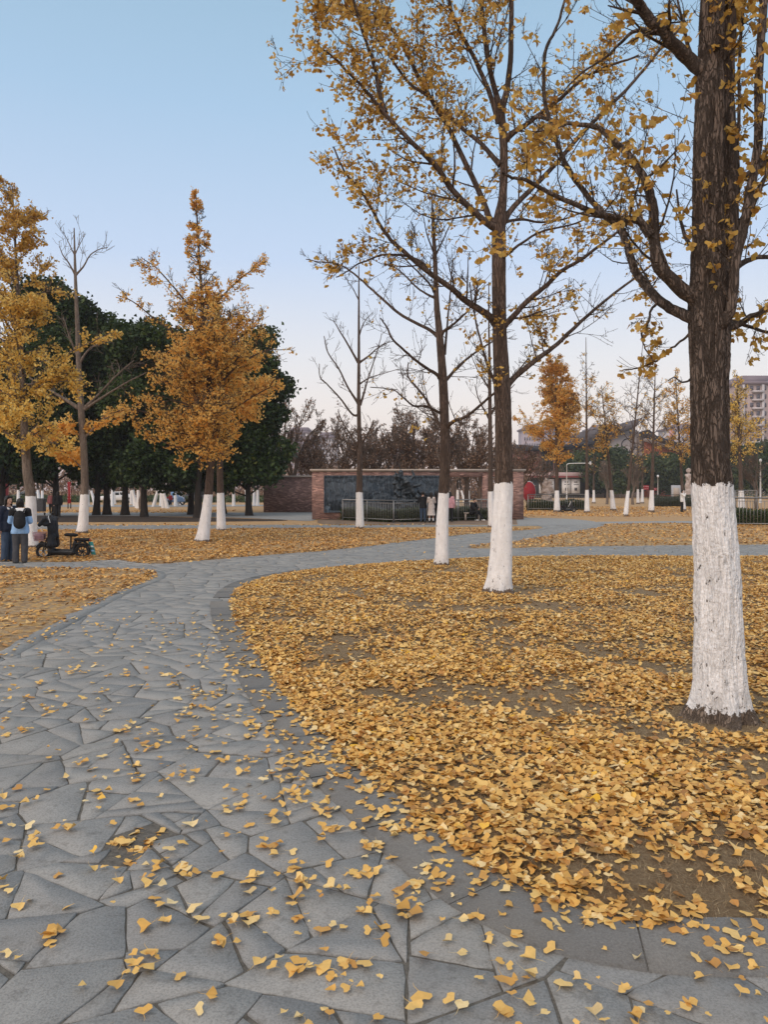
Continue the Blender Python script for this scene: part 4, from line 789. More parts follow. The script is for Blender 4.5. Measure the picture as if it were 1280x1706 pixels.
# grey evergreen trunks under the canopy, each its own tree too
for i, (px, d, lb) in enumerate(((178, 50.5, 'dark slanting evergreen trunk under the canopy behind the black scooter'), (208, 50.0, 'dark upright evergreen trunk under the canopy right of the slanting one'), (330, 45.5, 'grey evergreen trunk just left of the leaning painted trunk'))):
    evergreen(d, px, 1.9, 9.5, 2.2, 70 + i, lb, n=9000, rt=0.24, lobes=14)
# ---------------------------------------------------------------- brown bare trees behind the wall
def bare_tree(seed, h, leafy):
    T = Tree(60, seed); T.band = 0.0; T.rmin = 0.011; g = T.g; nb = int(g.integers(2, 4))
    P = catmull([(0, 0, -0.1), (g.normal(0, .05), 0, 0.8), (g.normal(0, .1), 0, 1.7)], 4); T.wood.tube(P, np.linspace(0.17, 0.12, len(P)), 9, paint=9.0, foot=9.0)
    for k in range(nb + 2):
        a = g.uniform(0, 6.28); T.grow(P[-1 - int(g.integers(0, 3))], (math.cos(a) * 0.55, math.sin(a) * 0.55, 1), h * g.uniform(0.55, 0.78), 0.075, 0, 3, 0.14, 0.09, (22, 52), 7, 2, 0.20, 0)
    return T
def fin_local(T, name, label, mat, leafm, leafn, size, prob, group):
    g = T.g; root = thing(name, label, 'tree', (0, 0, 0), 0, group); T.wood.build('trunk', M[mat], root, True)
    C = np.array([a for a, b in T.sites]); O = np.array([b for a, b in T.sites]); k = g.random(len(C)) < prob; C, O = C[k], O[k]; idx = np.repeat(np.arange(len(C)), g.integers(leafn[0], leafn[1] + 1, len(C))); n = len(idx)
    D = nrm(O[idx] + g.normal(0, 0.7, (n, 3)) + [0, 0, -0.3]); sz = g.uniform(*size, n); mb = MB(); add_leaves(mb, C[idx] + D * sz[:, None] * 0.5, D, g.normal(0, 1, (n, 3)), sz, g.random(n), 0.0, LO, g); mb.build('crown', M[leafm], root); return root
BT = [fin_local(bare_tree(900 + i, 5.2, 1), 'bare_tree', 'brown leaved winter tree behind the brick wall', 'bark_twig', 'leaf_dead', (1, 2), (0.06, 0.10), 0.36, 'brown trees behind the wall') for i in range(4)]
bt_pos = [(488, 62, 1.32), (512, 70, 1.1), (540, 62, 1.0), (566, 66, 1.02), (592, 60, 1.05), (622, 63, 1.1), (648, 61, 1.12), (676, 66, 1.25), (702, 62, 1.18), (728, 64, 1.22), (756, 60, 1.05), (778, 67, 1.15), (800, 62, 0.98), (848, 70, 0.95), (866, 64, 0.85)]
bt_lab = ['winter tree with several thin leaning stems, just right of the evergreens', 'pale twiggy winter tree behind the low brick wall', 'brown tree above the joint of the low and high brick walls', 'brown tree over the left end of the relief wall', 'brown tree directly behind the small leafless painted tree',
 'rust brown tree just right of the small leafless painted tree', 'rust brown tree left of the bronze figure, behind the wall', 'brown tree rising behind the bronze figure', 'brown tree left of the slim ginkgo trunk, behind the wall', 'brown tree directly behind the slim ginkgo trunk', 'brown tree right of the slim ginkgo trunk, behind the wall opening',
 'brown tree above the right part of the wall opening', 'brown tree behind the thin straight bare tree', 'low brown tree behind the right brick pillar', 'low brown tree between the brick pillar and the brick hall']
for i, ((px, d, sc_), lb) in enumerate(zip(bt_pos, bt_lab)):
    x = (px - 640) / FPX * d
    if i < 4: o = BT[i]; o.location = (x, d, 0); o.scale = (sc_ * 1.2,) * 3; o.rotation_euler.z = i * 1.3; o['label'] = lb
    else: dup(BT[i % 4], (x, d, 0), i * 2.1, sc_ * 1.25, lb)
# ---------------------------------------------------------------- brick wall with relief
def brick_mat(name, a, b, mort, sc=1.0):
    t = NT(name); tcx = t.add('ShaderNodeTexCoord'); sp = t.add('ShaderNodeSeparateXYZ'); t.ln(tcx.outputs['Object'], sp.inputs[0]); cb = t.add('ShaderNodeCombineXYZ')
    t.ln(t.math('ADD', sp.outputs[0], sp.outputs[1]), cb.inputs[0]); t.ln(sp.outputs[2], cb.inputs[1])
    br = t.add('ShaderNodeTexBrick'); br.inputs['Scale'].default_value = 1.0 / sc; br.inputs['Brick Width'].default_value = 0.30; br.inputs['Row Height'].default_value = 0.085; br.inputs['Mortar Size'].default_value = 0.007
    br.inputs['Color1'].default_value = (0, 0, 0, 1); br.inputs['Color2'].default_value = (1, 1, 1, 1); br.inputs['Mortar'].default_value = (0.5, 0.5, 0.5, 1); t.ln(cb.outputs[0], br.inputs['Vector'])
    br2 = t.ramp(br.outputs['Color'], [(0.0, a), (0.45, tuple((x + y) / 2 for x, y in zip(a, b))), (0.8, b), (1.0, tuple(min(1, x * 1.6) for x in b))])
    c = t.mix(br.outputs['Fac'], br2, mort); n = t.noise(t.obj(), 1.2, 6, 0.7); c = t.mix(t.math('MULTIPLY', t.ramp(n, [(0.35, 0.0), (0.7, 1.0)]), 0.35), c, (0.16, 0.11, 0.09))
    return t.fin(c, 0.9, t.bump(t.math('SUBTRACT', 1.0, br.outputs['Fac']), 0.5, 0.02), 0, 0.15)
M['brick'] = brick_mat('red_brick', (0.17, 0.085, 0.072), (0.36, 0.205, 0.17), (0.36, 0.29, 0.26), 0.72)
M['brick_hall'] = brick_mat('hall_brick', (0.20, 0.07, 0.055), (0.32, 0.13, 0.10), (0.26, 0.16, 0.13), 1.6)
M['cap'] = plain('coping_stone', (0.42, 0.36, 0.31), 0.85, 0.15, 2)
def relief_mat():
    t = NT('dark_relief'); v = t.obj((1, 0.2, 1)); w = t.noise(v, 1.6, 7, 0.62, 1.8); ed = t.voro(t.obj((1, 0.2, 1)), 2.3, 'DISTANCE_TO_EDGE'); ln_ = t.ramp(ed, [(0.0, 1.0), (0.035, 0.0)])
    w2 = t.add('ShaderNodeTexWave'); w2.inputs['Scale'].default_value = 1.1; w2.inputs['Distortion'].default_value = 9; w2.inputs['Detail'].default_value = 4; t.ln(v, w2.inputs['Vector'])
    h = t.math('ADD', t.math('MULTIPLY', w, 1.2), t.math('ADD', t.math('MULTIPLY', ln_, 0.12), t.math('MULTIPLY', t.ramp(w2.outputs['Fac'], [(0.0, 1.0), (0.12, 0.0)]), 0.8)))
    c = t.mix(t.ramp(h, [(0.6, 0.0), (1.4, 1.0)]), (0.028, 0.040, 0.055), (0.095, 0.125, 0.155)); return t.fin(c, 0.55, t.bump(h, 0.9, 0.06), 0.0, 0.4)
M['relief'] = relief_mat(); M['bronze'] = plain('dark_bronze', (0.045, 0.055, 0.065), 0.45, 0.35, 3, metal=0.5, spec=0.5)
WX = lambda px, d: (px - 640) / FPX * d
WY = 42.6                                      # distance of the relief wall
wl_ = thing('relief_wall', 'long high red brick wall with pale coping, dark carved panels and an open bay', 'wall', (0, WY, 0))
x0, x1, xo0, xo1, xp = WX(520, WY), WX(873, WY), WX(737, WY), WX(805, WY), WX(815, WY); ztop = 2.74
mb = MB()
mb.box(((x0 + xo0) / 2, 0.25, ztop / 2), (xo0 - x0, 0.5, ztop)); mb.box(((xo0 + xo1) / 2, 0.25, ztop - 0.17), (xo1 - xo0, 0.494, 0.34)); mb.box(((xo1 + xp) / 2, 0.25, ztop / 2), (xp - xo1, 0.5, ztop))
mb.box(((xp + WX(855, WY)) / 2, 0.25, ztop - 0.17), (WX(855, WY) - xp, 0.494, 0.34)); mb.box(((WX(855, WY) + x1) / 2, 0.25, ztop / 2), (x1 - WX(855, WY), 0.56, ztop)); mb.build('wall', M['brick'], wl_)
mb = MB(); mb.box(((x0 + x1) / 2, 0.25, ztop + 0.05), (x1 - x0 + 0.24, 0.74, 0.10)); mb.box(((x0 + x1) / 2, 0.25, ztop - 0.02), (x1 - x0 + 0.10, 0.60, 0.045)); mb.build('coping', M['cap'], wl_)
def panel(xa, xb, za, zb, seed):
    nx_, nz_ = 90, 50; X, Z = np.meshgrid(np.linspace(xa, xb, nx_), np.linspace(za, zb, nz_)); H = np.array([noise.fractal((x * 1.3 + seed, z * 1.9, seed), 1.0, 2.0, 5) for x, z in zip(X.ravel(), Z.ravel())]).reshape(X.shape)
    e_ = np.minimum(np.minimum(X - xa, xb - X), np.minimum(Z - za, zb - Z)); H = np.where(e_ < 0.09, 0.05, np.clip(H * 0.09, -0.04, 0.09)); V = np.stack([X, -0.06 - H, Z], -1).reshape(-1, 3)
    i = (np.arange(nz_ - 1)[:, None] * nx_ + np.arange(nx_ - 1)[None]).ravel(); mb = MB(); mb.add(V, np.stack([i, i + 1, i + nx_ + 1, i + nx_], 1)); mb.box(((xa + xb) / 2, -0.001, (za + zb) / 2), (xb - xa, 0.09, zb - za)); mb.build('relief_panel', M['relief'], wl_, True)
zpx = lambda py, d: EYE - (py - HOR) / FPX * d
panel(WX(540, WY), WX(661, WY), zpx(854, WY), zpx(792, WY), 3.0); panel(WX(663, WY), WX(735, WY), zpx(854, WY), zpx(792, WY), 8.0)
d2 = 56.0; lw = thing('brick_wall', 'lower red brick wall with flat coping between the evergreens and the relief wall', 'wall', (0, d2, 0))
xa, xb = WX(439, d2), WX(530, d2); mb = MB(); mb.box(((xa + xb) / 2, 0.2, 1.30), (xb - xa, 0.4, 2.62)); mb.build('wall', M['brick'], lw); mb = MB(); mb.box(((xa + xb) / 2, 0.2, 2.66), (xb - xa + 0.2, 0.6, 0.12)); mb.build('coping', M['cap'], lw)
# ---------------------------------------------------------------- bronze figure on its rock
sd = 40.4; st = thing('bronze_statue', 'dark bronze figure leaning from a tall rock before the relief wall', 'statue', (WX(690, sd), sd, 0))
k = sd / FPX; pt = lambda px, py, y=0.0: ((px - 690) * k, y, EYE - (py - HOR) * k)
mb = MB(); mb.capsule(pt(673, 862), pt(668, 812), .42, .26); mb.capsule(pt(678, 850), pt(672, 800), .36, .20); mb.capsule(pt(690, 862, .1), pt(688, 838, .1), .5, .3); mb.capsule(pt(702, 862), pt(708, 842), .45, .25); mb.capsule(pt(664, 815), pt(661, 797), .16, .10)
fused('rock', mb, 0.04, M['bronze'], st, 1, rough=.22)
mb = MB(); mb.capsule(pt(690, 820, -.2), pt(678, 803, -.25), .21, .24); mb.capsule(pt(678, 803, -.25), pt(672, 794, -.25), .20, .09); mb.ell(pt(668, 789, -.25), (.14, .14, .17)); mb.capsule(pt(676, 800, -.25), pt(665, 795, -.4), .085, .07); mb.capsule(pt(665, 795, -.4), pt(658, 786, -.4), .07, .05)
mb.capsule(pt(680, 802, -.2), pt(690, 793, -.2), .085, .06); mb.capsule(pt(690, 793, -.2), pt(687, 784, -.2), .055, .045); mb.capsule(pt(690, 820, -.2), pt(702, 833, -.3), .15, .11); mb.capsule(pt(702, 833, -.3), pt(712, 845, -.2), .10, .07); mb.capsule(pt(690, 822, -.1), pt(692, 842, -.1), .15, .11); mb.capsule(pt(692, 842, -.1), pt(682, 852, -.1), .10, .07)
mb.capsule(pt(686, 812, -.3), pt(704, 806, -.3), .10, .04); mb.capsule(pt(682, 800, -.1), pt(698, 815, .05), .16, .05); mb.capsule(pt(688, 810, 0), pt(708, 830, .05), .16, .04)
fused('figure', mb, 0.026, M['bronze'], st, 1, rough=.07)
mb = MB(); mb.capsule(pt(712, 850), pt(716, 836), .22, .16); mb.capsule(pt(716, 836), pt(712, 828), .10, .09); mb.ell(pt(710, 823), (.13, .13, .16)); mb.capsule(pt(716, 834), pt(704, 828, -.1), .08, .05); fused('second_figure', mb, 0.03, M['bronze'], st, 1, rough=.07)
for a_, b_ in ((pt(668, 784, -.25), pt(664, 772, -.25)), (pt(700, 812, -.3), pt(716, 800, -.3))): mb = MB(); mb.tube([a_, b_], [.02, .012], 5); mb.build('spear', M['bronze'], st)
# ---------------------------------------------------------------- fences, hedges
M['rail'] = plain('galvanised_rail', (0.24, 0.235, 0.23), 0.45, 0.12, 8, metal=0.55, spec=0.5); M['rail_dark'] = plain('dark_railing', (0.06, 0.058, 0.056), 0.5, 0.2, 6, metal=0.3)
M['hedge_core'] = plain('hedge_core', (0.022, 0.034, 0.013), 0.95, 0.3, 12)
def fence(p0, p1, label, h=1.15, gap=0.13, post=2.2, mat='rail', group=None, bar=0.014):
    p0 = np.array(p0, float); p1 = np.array(p1, float); L = np.linalg.norm(p1 - p0); a = math.atan2(p1[1] - p0[1], p1[0] - p0[0]); root = thing('railing', label, 'railing', (p0[0], p0[1], 0), a, group)
    np_ = max(1, int(round(L / post)))
    for i in range(np_ + 1): mb = MB(); mb.box((L * i / np_, 0, h / 2 - .02), (0.055, 0.055, h + .04)); mb.box((L * i / np_, 0, 0.01), (0.12, 0.12, 0.02)); mb.build('post', M[mat], root)
    mb = MB(); mb.tube([(0, 0, h), (L, 0, h)], [0.032, 0.032], 8, True); mb.build('handrail', M[mat], root)
    mb = MB(); mb.box((L / 2, 0, 0.14), (L, 0.03, 0.04)); mb.box((L / 2, 0, h - 0.14), (L, 0.03, 0.03)); n = int(L / gap)
    for i in range(n): mb.box((L * (i + .5) / n, 0, h / 2), (bar * 1.5, bar * 1.5, h - 0.28))
    mb.build('bars', M[mat], root); return root
def hedge(p0, p1, w, h, label, seed, n=9000, mat='leaf_mid', z0=0.0, bulge=0.08):
    g = np.random.default_rng(seed); p0 = np.array(p0, float); p1 = np.array(p1, float); L = np.linalg.norm(p1 - p0); a = math.atan2(p1[1] - p0[1], p1[0] - p0[0]); root = thing('hedge', label, 'hedge', (p0[0], p0[1], 0), a)
    mb = MB(); mb.box((L / 2, 0, h * 0.46), (L - .1, w * 0.8, h * 0.9)); mb.build('stems', M['hedge_core'], root)
    P = g.uniform((0, -w / 2, 0.02), (L, w / 2, h), (n, 3)); f = g.integers(0, 3, n); P[f == 0, 1] = -w / 2; P[f == 1, 2] = h; P[f == 2, 1] = w / 2; P += g.normal(0, 0.045, P.shape); P[:, 2] += bulge * np.sin(P[:, 0] * 1.9 + seed); D = nrm(g.normal(0, 1, (n, 3)) + [0, -.3, .4])
    mb = MB(); add_leaves(mb, P, D, g.normal(0, 1, (n, 3)), g.uniform(0.05, 0.10, n), g.random(n), 0.0, OV, g); mb.build('foliage', M[mat], root); return root
F1a, F1b, F1c = (WX(570, 42.0), 42.0), (WX(656, 38.3), 38.3), (WX(813, 42.1), 42.1)
F1a = (WX(571, 41.6), 41.6)
fence(F1a, F1b, 'metal railing left of the bronze figure, running up to the corner', h=1.12); fence(F1b, F1c, 'metal railing right of the corner, four visitors standing against it', h=1.12)
hedge((WX(572, 42.1), 42.1), (WX(655, 39.2), 39.2), 0.5, 0.62, 'clipped green hedge inside the left railing below the relief panels', 11, 7000); hedge((WX(664, 39.2), 39.2), (WX(808, 42.3), 42.3), 0.5, 0.58, 'clipped green hedge inside the railing behind the visitors', 12, 9000)
fence((WX(880, 60), 60), (WX(976, 61), 61), 'long railing before the storefront, between brick pillar and thin bare trunk', h=1.28, gap=0.2, bar=0.02); hedge((WX(880, 61), 61.2), (WX(975, 62), 62.2), 0.8, 0.72, 'dark clipped hedge behind the storefront railing', 13, 6000, 'leaf_green')
fence((WX(1088, 73), 73), (WX(1180, 73), 73), 'dark railing with netting behind the woman in white', h=1.15, mat='rail_dark', gap=0.15, bar=0.03); hedge((WX(1088, 74.5), 74.5), (WX(1200, 74.5), 74.5), 0.9, 0.95, 'dark hedge behind the dark railing near the woman in white', 14, 6000, 'leaf_green')
fence((WX(1218, 34.2), 34.2), (WX(1420, 33.4), 33.4), 'metal railing at the right edge behind the huge near trunk', h=1.30, gap=0.15); hedge((WX(1218, 35.5), 35.5), (WX(1420, 34.8), 34.8), 0.9, 0.72, 'green clipped hedge at the right edge inside its railing', 15, 12000)
fence((WX(1226, 60), 60), (WX(1262, 60), 60), 'short far railing at the right edge, beyond the clipped hedge', h=1.6, gap=0.2, mat='rail')
# ---------------------------------------------------------------- far side trees on the right
def far_tree(label, px, d, lean, top, r, band, seed, mat, n, leafn, prob, prof, darker=None):
    s = FPX / d; by = HOR + EYE * s; pts = [(px + (lean * t), by + 2 - (by - top) * t, max(0.5, r * (1 - 0.86 * t ** 0.9) * (1 + 0.5 * math.exp(-t * 12)))) for t in np.linspace(0, 1, 9)]
    return golden(label, d, px, pts, [], band, seed, mat, prof, n, darker, leafn=leafn, prob=prob, size=(0.085, 0.13), rmin=0.009, gap=0.11, kids=5, up=(0.5, 1.3))
far_tree('bushy golden ginkgo behind the storefront railing, a black scooter leaning by its foot', 929, 56.5, -3, 592, 4.2, 1.60, 1101, 'leaf_gold', 62, (2, 4), 1.0, [(3.2, 1.2), (4.2, 2.2), (6.2, 2.6), (8.5, 1.7), (10.5, .9), (11.6, .3)], (6, 11, 0.4))
far_tree('thin straight bare tree just right of the golden bushy one', 979, 54.5, -2, 560, 3.4, 1.65, 1102, 'leaf_gold', 20, (2, 5), 0.10, [(5.5, 1.6), (8, 1.4), (11.5, .4)])
far_tree('slender thinly leaved ginkgo, trunk leaning left, beside tall leafless neighbours', 1023, 60.5, -20, 640, 3.6, 1.62, 1103, 'leaf_gold', 34, (1, 3), 0.35, [(4, 1.8), (6, 1.9), (9.6, .7)])
far_tree('leafless slender tree leaning right, its painted base nearest the curving path', 1043, 47.5, 29, 570, 3.2, 1.60, 1104, 'leaf_gold', 18, (1, 2), 0.06, [(4, 1.7), (7, 1.3), (10, .4)])
far_tree('leafless tree with stout painted base left of the woman in white', 1086, 56.5, 7, 598, 3.8, 1.62, 1105, 'leaf_gold', 22, (1, 3), 0.08, [(4.2, 2.0), (7.5, 1.7), (10.8, .5)])
far_tree('thinly gilded ginkgo directly behind the woman in white', 1140, 60.0, -14, 615, 3.2, 1.60, 1106, 'leaf_gold', 42, (1, 3), 0.4, [(3.8, 2.2), (6, 2.0), (8.5, 1.1), (10.8, .4)])
far_tree('golden sparse ginkgo between the huge near trunk and the tower block', 1237, 62.0, -8, 622, 4.6, 1.62, 1107, 'leaf_yellow', 48, (1, 3), 0.5, [(3.6, 2.4), (6, 2.1), (8.5, 1.2), (10.8, .4)])
far_tree('small bare young tree behind the railing gap, left of three far painted trunks', 990, 92, 0, 745, 2.4, 1.6, 1108, 'leaf_gold', 10, (1, 2), 0.05, [(3, 1.6), (5.5, .6)])
for i, (px, d, lb) in enumerate(((1064, 88, 'left one of two far painted trunks in front of the street'), (1071, 92, 'right one of two far painted trunks in front of the street'))):
    far_tree(lb, px, d, i * 3 - 2, 700, 2.2, 1.7, 1120 + i, 'leaf_gold', 14, (1, 2), 0.1, [(3, 1.6), (7, .7)])
# twisted bare shrubs and dark green street trees
GT = evergreen(150, 1010, 5.4, 10.2, 1.5, 81, 'dark green street tree below the curved grey roof', 11000, 0.25, 1.0, 'leaf_mid', (0.35, 0.6), 'street_tree')
for px, d, sc_, lb in ((972, 158, 0.95, 'dark green street tree right of the storefront'), (1052, 148, 0.85, 'dark green street tree left of the orange slatted wall'), (1098, 150, 0.88, 'dark green street tree in front of the orange slatted wall'), (1132, 146, 0.85, 'dark green street tree nearest the huge near trunk on its left'), (1222, 140, 1.0, 'dark green street tree right behind the huge near trunk'), (1268, 138, 1.02, 'dark green street tree below the tower at the right edge'), (1310, 135, 1.05, 'dark green street tree past the right edge of the railing')):
    dup(GT, (WX(px, d), d, 0), px, sc_, lb)
def shrub_tree(px, d, h, seed, lb):
    T = bare_tree(seed, h, 0); r_ = fin_local(T, 'bare_shrub', lb, 'bark_pale', 'leaf_dead', (1, 1), (0.10, 0.15), 0.03, None); r_.location = (WX(px, d), d, 0); return r_
shrub_tree(1055, 84, 4.0, 951, 'low bare shrub with arching pale branches left of the stout painted base'); shrub_tree(1012, 86, 4.2, 952, 'low bare shrub with arching branches right of the golden bushy tree'); shrub_tree(1262, 66, 4.6, 953, 'bare forked shrub behind the right edge railing')
shrub_tree(235, 62, 4.5, 954, 'bare twiggy shrub tree under the evergreens between painted trunks'); shrub_tree(905, 70, 4.6, 955, 'thin bare tree in front of the brick hall')
# ---------------------------------------------------------------- painted trunks under the canopy, far left
WT = Tree(85, 77); WT.band = 1.62; WT.rmin = 0.02
g0 = WT.g; Pw = catmull([(0, 0, -.1), (0.02, 0, 1.0), (0.05, 0, 2.2), (0.02, 0, 4.2), (0, 0, 6.0)], 5)
def painted(lean, seed):
    g = np.random.default_rng(seed); P = catmull([(0, 0, -.1), (lean * 0.9, 0, 0.9), (lean * 1.9, 0, 2.0), (lean * 2.6, 0, 4.0), (lean * 3, 0, 6.2)], 6); r = np.linspace(0.19, 0.05, len(P)); cut = int(np.searchsorted(P[:, 2], 1.66)); a = MB(); b = MB()
    for mb, i, j in ((a, 0, cut + 1), (b, cut, len(P))): mb.tube(P[i:j], r[i:j], 9, foot=0.5); mb.a['paint'] = [(0, np.repeat(P[i:j, 2], 9) - 1.62)]
    T = Tree(85, seed); T.wood = b; T.rmin = 0.018; 
    for q in range(9): i = int(g.integers(cut + 2, len(P))); an = g.uniform(0, 6.28); T.grow(P[i], (math.cos(an), math.sin(an), 0.9), g.uniform(1.2, 2.4), 0.04, 0, 2, 0.15, 0.06, (25, 55), 4, 9, 9, 0)
    for v in (b.a.get('foot', []),): pass
    root = thing('young_tree', 'x', 'tree'); a.build('whitewashed_base', M['bark_pale'], root, True); b.build('trunk', M['bark_dark'], root, True); return root
WP = [painted(0.0, 1), painted(-0.28, 2), painted(0.28, 3), painted(-0.1, 4)]
wp = [(146, 78, 0), (158, 82, 1), (156, 84, 2), (187, 76, 0), (191, 88, 3), (218, 86, 0), (224, 77, 3), (228, 70, 1), (230, 68, 0), (255, 74, 2), (268, 78, 0), (272, 69, 3), (279, 68, 1), (292, 76, 0), (295, 80, 2), (301, 84, 0), (389, 76, 0), (412, 80, 3), (417, 72, 1), (423, 80, 0), (429, 78, 0),
      (748, 84, 0), (763, 80, 0), (781, 82, 0), (800, 77, 0), (775, 92, 1), (30, 74, 0), (65, 80, 3), (70, 84, 0)]
wl_lab = ['painted trunk directly behind the bare topped tree', 'left leaning painted trunk forming the left stroke of a V', 'right leaning painted trunk forming the right stroke of a V', 'painted trunk right of the slanting evergreen trunk', 'painted trunk beside the parked white car under the canopy', 'painted trunk right of the upright dark evergreen trunk',
 'painted trunk in the cluster of four, second from the left', 'left leaning painted trunk at the right of the cluster of four', 'thin painted trunk ending the cluster of four', 'right leaning painted trunk alone on the brown grass', 'painted trunk left of the blue cart', 'thin painted trunk left of the blue cart, slightly leaning', 'leaning painted trunk nearest the blue cart',
 'straight painted trunk touching the blue cart', 'painted trunk just behind the blue cart', 'painted trunk right of the blue cart', 'lone painted trunk right of the twin golden ginkgos', 'painted trunk left in the group by the low brick wall', 'left leaning painted trunk in the group by the low brick wall', 'upright painted trunk third in the group by the low brick wall', 'painted trunk nearest the low brick wall',
 'painted trunk at the left side of the wall opening', 'second painted trunk seen through the wall opening', 'third painted trunk seen through the wall opening, near the middle', 'painted trunk at the right side of the wall opening', 'leaning painted trunk farthest back in the wall opening', 'painted trunk behind the two students at the left edge', 'painted trunk left of the two dark walkers', 'slim painted trunk just left of the two dark walkers']
for i, (px, d, v) in enumerate(wp):
    o = dup(WP[v], (WX(px, d), d, 0), 0.0, 1.0 if d < 82 else 0.95, wl_lab[i], 'far painted young trees')
for w in WP:
    for c in list(w.children): bpy.data.objects.remove(c)
    bpy.data.objects.remove(w)
# low greyish growth far behind, one mass
def thicket(name, x0, x1, d, h, n, seed, mat, label):
    g = np.random.default_rng(seed); P = np.stack([g.uniform(x0, x1, n), d + g.normal(0, 2.0, n), np.zeros(n)], 1); hh = h * (0.65 + 0.35 * np.array([nz(x, 0, 0.12, seed) for x in P[:, 0]])) ; P[:, 2] = g.random(n) * hh
    mb = MB(); add_leaves(mb, P, g.normal(0, 1, (n, 3)) + [0, 0, .6], g.normal(0, 1, (n, 3)), g.uniform(0.25, 0.5, n), g.random(n), 0.0, OV, g); tag(mb.build(name, M[mat]), label, 'shrubbery', None, 'stuff')
thicket('shrubbery', -75, -14, 118, 7.5, 30000, 5, 'leaf_dead', 'grey brown undergrowth far behind the evergreens'); thicket('shrubbery', -12, 24, 125, 8.5, 22000, 6, 'leaf_dead', 'brown distant growth behind the relief wall'); thicket('shrubbery', -75, -12, 100, 1.1, 12000, 8, 'leaf_mid', 'low green ground hedge across the far left grass')
thicket('shrubbery', 20, 140, 175, 4.5, 16000, 9, 'leaf_green', 'dark green planting along the far street')
# ---------------------------------------------------------------- people
for n_, c_, r_ in (('skin', (0.50, 0.31, 0.23), .5), ('hair', (0.012, 0.010, 0.009), .45), ('navy', (0.016, 0.022, 0.042), .8), ('sky_blue', (0.27, 0.45, 0.72), .7), ('black_cloth', (0.012, 0.012, 0.014), .8), ('denim', (0.045, 0.07, 0.115), .85), ('grey_cloth', (0.065, 0.065, 0.072), .85),
                   ('white_cloth', (0.74, 0.73, 0.72), .8), ('beige_cloth', (0.52, 0.46, 0.42), .85), ('pink_cloth', (0.56, 0.30, 0.33), .85), ('rose_cloth', (0.32, 0.12, 0.12), .85), ('shoe_black', (0.02, 0.02, 0.02), .5), ('shoe_white', (0.7, 0.7, 0.69), .6), ('rubber', (0.016, 0.016, 0.017), .75), ('plastic_black', (0.020, 0.021, 0.024), .35), ('alloy', (0.45, 0.45, 0.46), .35)):
    M[n_] = plain(n_, c_, r_, 0.18, 9, metal=0.7 if n_ == 'alloy' else 0)
M['trim_dark'] = plain('trim_dark', (0.03, 0.03, 0.032), .6)
